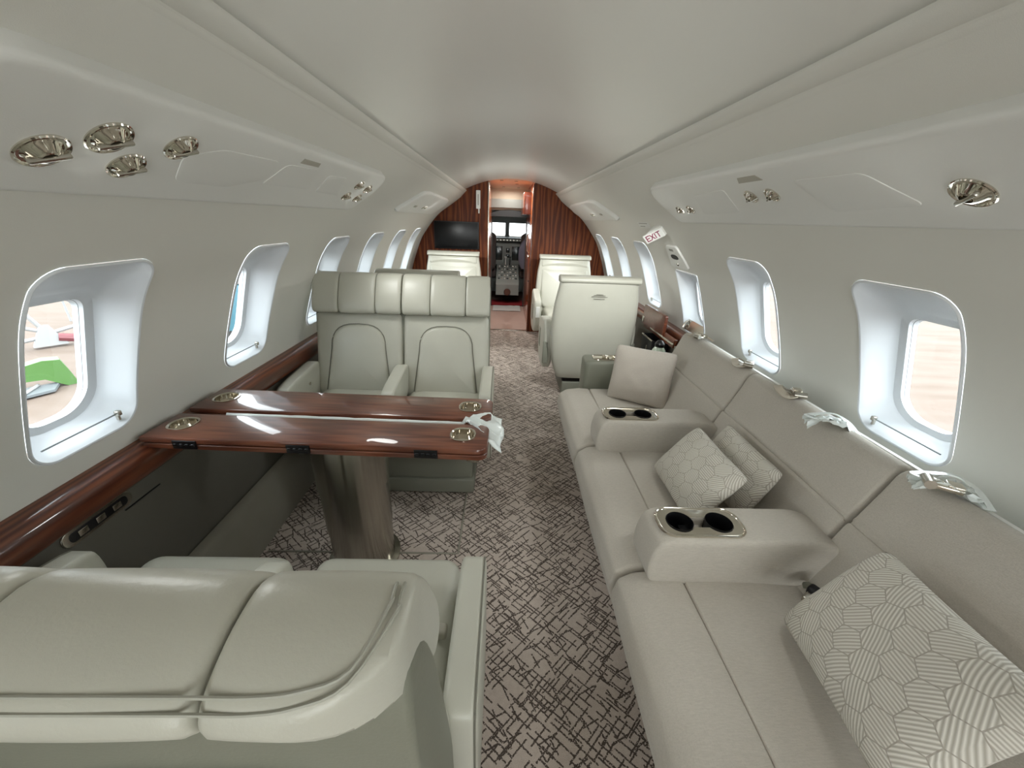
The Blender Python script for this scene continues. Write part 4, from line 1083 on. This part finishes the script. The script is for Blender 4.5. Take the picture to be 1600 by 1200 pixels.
# seat belts on divan
def belt(pos, label, yaw=0., bag=False, strap_to=None, group='divan seat belts', buckle=True):
    t_ = thing('seat_belt', label, 'seat belt', pos, yaw, group)
    m1 = M(); pts = [(-.02, .0, .012), (-.045, .01, .012), (-.05, .03, .010), (-.02, .045, .016), (.02, .05, .022), (.05, .03, .012), (.07, -.02, -.01)]
    pts = [tuple(p) for p in catm3(pts)]; ribbon(m1, pts, .028); obj('strap', m1, STRAP if not bag else BAGM, t_)
    if buckle:
        m1 = M(); rbox(m1, (-.01, -.01, .016), (.06, .036, .014), .004); rbox(m1, (.005, -.01, .024), (.03, .03, .006), .002); obj('buckle', m1, CHROME, t_)
        m1 = M(); lathe(m1, [(.012, -.02), (.012, .02)], (-.04, -.01, .018), (0, 1, 0), 12); obj('tongue', m1, CHROME2, t_)
    if bag:
        m1 = M(); N = 12; vs = []
        for i in range(N+1):
            for j in range(N+1):
                u = i/N-.5; v = j/N-.5; vs.append((u*.13, v*.055*(1+.3*math.sin(u*9)), .02+.018*noise.noise(Vector((u*8, v*11, pos[1]*7)))-.05*u*u*2))
        m1.add(vs, [(i*(N+1)+j, (i+1)*(N+1)+j, (i+1)*(N+1)+j+1, i*(N+1)+j+1) for i in range(N) for j in range(N)]); obj('plastic_cover', m1, BAGM, t_)
    return t_
def ribbon(m1, pts, w, th=.0015):
    pts = [Vector(p) for p in pts]; rings = []
    for i, p in enumerate(pts):
        d = (pts[min(i+1, len(pts)-1)]-pts[max(i-1, 0)]).normalized(); sd = d.cross(Vector((0, .3, 1))).normalized(); n_ = sd.cross(d)
        rings.append([p-sd*w/2-n_*th, p+sd*w/2-n_*th, p+sd*w/2+n_*th, p-sd*w/2+n_*th])
    return loft(m1, rings)
belt((1.04, 2.04, .825), 'bright folded seat belt over the far top corner of the divan back', .3)
belt((1.05, 1.62, .822), 'seat belt with long looped strap on the divan back between far and middle seats', .9)
belt((1.04, 1.30, .826), 'shiny metal seat belt buckle standing on the middle divan back', 1.2)
belt((1.00, 1.07, .826), 'seat belt end in thin plastic on the near part of the middle divan back', -.4, bag=True, buckle=False)
belt((1.03, .74, .830), 'seat belt wrapped in pale lilac-white plastic on the nearest divan back', -.6, bag=True)
t_ = thing('seatbelt_buckle', 'dark metal seat belt buckle on the nearest divan seat by the armrest', 'seat belt', (.80, .715, .460), .5)
m1 = M(); rbox(m1, (0, 0, .022), (.05, .035, .022), .006); obj('buckle', m1, CHROME2, t_)
m1 = M(); rbox(m1, (.02, 0, .030), (.03, .045, .028), .008); obj('release_lever', m1, BLACKM, t_)
m1 = M(); ribbon(m1, catm3([(.03, .02, .02), (.055, .03, .01), (.08, .02, .0)]), .03); obj('strap', m1, LEATH_D, t_)

# ------------------------------------------------------------------ right ledge items
t_ = thing('folding_table', 'small reddish wood fold-out table leaf standing up under the fourth right window', 'side table', (1.13, 2.93, .70))
m1 = M(); prism(m1, rrect(.44, .155, .012, 4, 0, .02), -.012, .012, lambda u, v, w: (w-.01, u, v), .003); obj('leaf', m1, TWOOD, t_)
m1 = M(); rbox(m1, (.01, -.08, -.060), (.03, .62, .06), .005); obj('stowage_frame', m1, LWOOD, t_)
m1 = M(); rbox(m1, (-.048, -.26, -.035), (.008, .44, .012), .002); obj('rail', m1, CHROME, t_)
m1 = M(); rbox(m1, (-.02, .2, -.02), (.02, .03, .05), .004); obj('bracket', m1, CHROME2, t_)
t_ = thing('waste_bin', 'black open box standing beside the big club seat at the right wall', 'bin', (1.125, 2.86, 0))
m1 = M(); loft(m1, [[(x, y, 0) for x, y in rrect(.12, .22, .02, 4)], [(x, y, .60) for x, y in rrect(.13, .24, .02, 4)], [(x, y, .60) for x, y in rrect(.118, .228, .018, 4)], [(x, y, .45) for x, y in rrect(.11, .22, .015, 4)]], True, True); obj('body', m1, BLACK, t_)
m1 = M(); rbox(m1, (-.066, 0, .598), (.008, .22, .012), .003); obj('rim', m1, CHROME, t_)
m1 = M(); rbox(m1, (-.066, -.02, .52), (.006, .012, .04), .002); obj('catch', m1, CHROME, t_)
t_ = thing('drinks_shelf', 'dark recessed shelf behind the divan end holding a clear carafe', 'shelf', (1.05, 2.42, .485))
m1 = M(); rbox(m1, (0, 0, 0), (.20, .20, .03), .004); rbox(m1, (.085, 0, .08), (.02, .20, .14), .004); obj('shelf_board', m1, BASEM, t_)
t_ = thing('glass_carafe', 'clear ribbed glass carafe in the dark nook behind the divan end', 'carafe', (.985, 2.43, .501))
CG = plain('clear_ribbed_glass', srgb(186, 198, 180), .08, spec=.8)
m1 = M(); n_ = 32
loft(m1, [[(rr*(1+.05*math.cos(q*PI))*math.cos(2*PI*q/n_), rr*(1+.05*math.cos(q*PI))*math.sin(2*PI*q/n_), z) for q in range(n_)] for rr, z in ((.045, 0), (.05, .02), (.048, .08), (.040, .13), (.025, .155))]); obj('body', m1, CG, t_)
m1 = M(); lathe(m1, [(.03, .155), (.032, .175), (.018, .195), (.004, .20)], n=20); obj('stopper', m1, BLACK, t_)

# ------------------------------------------------------------------ outside the aircraft (hangar)
GZ = -1.7
mb = M(); mb.add([(-80, -60, GZ), (80, -60, GZ), (80, 90, GZ), (-80, 90, GZ)], [(0, 1, 2, 3)])
o = struct(obj('ground', mb, HFLOOR, flat=True))
mb = M(); rbox(mb, (7.3, 5.4, GZ+.004), (.16, 30, .006), 0); struct(obj('road_marking', mb, plain('floor_line_paint', (.26, .26, .26, 1), .6)))
t_ = thing('tow_bar', 'lime green tow bar head with a grey slatted plate, seen through the nearest left window', 'tow bar', (-8.25, 6.5, GZ), 0); t_.scale = (.52, .52, .52)
# local frame: +a runs right across the view, +b away from the aircraft
A_ = Vector((.62, .78, 0)); B_ = Vector((-.78, .62, 0)); Zu = Vector((0, 0, 1))
def L(a, b, z): return A_*a+B_*b+Zu*z
m1 = M(); tube(m1, [L(-2.6, .3, .95), L(-1.5, .2, .75), L(-.5, .1, .62)], [.16, .17, .2], 10); obj('shaft', m1, GREENP, t_)
m1 = M(); loft(m1, [[L(-.7, -.2, .40), L(-.7, .3, .40), L(-.6, .3, .85), L(-.6, -.2, .85)], [L(.0, -.2, .35), L(.0, .3, .35), L(.1, .3, 1.0), L(.1, -.2, 1.0)], [L(.45, -.2, -.0), L(.45, .3, .0), L(.5, .3, .95), L(.5, -.2, .95)], [L(.72, -.15, .0), L(.72, .25, .0), L(.62, .25, .5), L(.62, -.15, .5)]]); obj('head', m1, GREENP, t_)
m1 = M(); loft(m1, [[L(-2.6, -1.4, .06), L(-2.6, .0, .06), L(-2.6, .0, .14), L(-2.6, -1.4, .14)], [L(.1, -.8, .06), L(.3, .0, .06), L(.3, .0, .14), L(.1, -.8, .14)]])
obj('tread_plate', m1, STEELX, t_)
for k in range(6):
    m1 = M(); tube(m1, [L(-2.5+.38*k, -1.3+.08*k, .18), L(-2.1+.38*k, -.1, .18)], .05, 6); obj('slat', m1, WPAINT, t_)
for a, b in ((-.9, -1.2), (.9, -.1)):
    m1 = M(); lathe(m1, [(.14, -.06), (.16, 0), (.14, .06)], L(a, b, .16), A_, 18); obj('wheel', m1, RUBBER, t_)
t_ = thing('wheeled_stand', 'white tubular maintenance stand with red base bars beyond the nearest left window', 'stand', (-10.5, 8.7, GZ), 0); t_.scale = (.5, .5, .5)
m1 = M()
for a, b in (((0, 0, .7), (-1.1, 0, 3.3)), ((0, 0, .7), (-2.7, 0, 2.0)), ((0, 0, .6), (2.6, .3, 1.15)), ((0, 0, .5), (-2.6, -.1, .2))): tube(m1, [L(*a), L(*b)], .085, 8)
loft(m1, [[L(-.55, -.2, .1), L(.55, -.2, .1), L(.55, .2, .1), L(-.55, .2, .1)], [L(-.15, -.1, 1.0), L(.15, -.1, 1.0), L(.15, .1, 1.0), L(-.15, .1, 1.0)]]); obj('frame', m1, WPAINT, t_)
m1 = M(); tube(m1, [L(-3.0, 0, .62), L(-.9, 0, .5)], .13, 8); obj('base_bar', m1, REDP, t_)
m1 = M(); tube(m1, [L(.3, -.1, .42), L(1.1, -.1, .22)], .19, 8); obj('base_bar', m1, REDP, t_)
for a, z_ in ((1.55, .25), (1.9, -.0)):
    m1 = M(); lathe(m1, [(.2, -.1), (.3, -.08), (.3, .08), (.2, .1)], L(a, -.1, z_+.33), B_+A_*.4, 20); obj('castor_wheel', m1, WPAINT, t_)
t_ = thing('notice_board', 'white board with rows of grey blocks beyond the nearest left window', 'board', (-12.3, 10.9, GZ), math.atan2(.78, .62)); t_.scale = (.42, .42, .42)
m1 = M(); rbox(m1, (0, 0, 2.55), (1.5, .08, 2.3), .02); obj('panel', m1, WPAINT, t_)
m1 = M(); tube(m1, [(0, 0, 1.4), (0, 0, 0)], .06, 8); obj('post', m1, WPAINT, t_)
m1 = M()
for r_ in range(4):
    for q in range(4): rbox(m1, (-.5+.33*q, -.05, 3.3-.42*r_), (.2, .02, .24), 0)
obj('print_blocks', m1, STEELX, t_)
t_ = thing('equipment_container', 'bright blue container box seen through the second left window', 'container', (-7.0, 10.6, GZ), .2)
m1 = M(); rbox(m1, (0, 0, .85), (2.2, 2.4, 1.15), .05); obj('body', m1, BLUE, t_)
m1 = M(); rbox(m1, (0, 0, 1.52), (2.25, 2.45, .16), .03); obj('lid', m1, WPAINT, t_)
for x in (-.8, .8):
    m1 = M(); lathe(m1, [(.2, -.06), (.2, .06)], (x, -1.1, .2), (0, 1, 0), 16); obj('wheel', m1, RUBBER, t_)
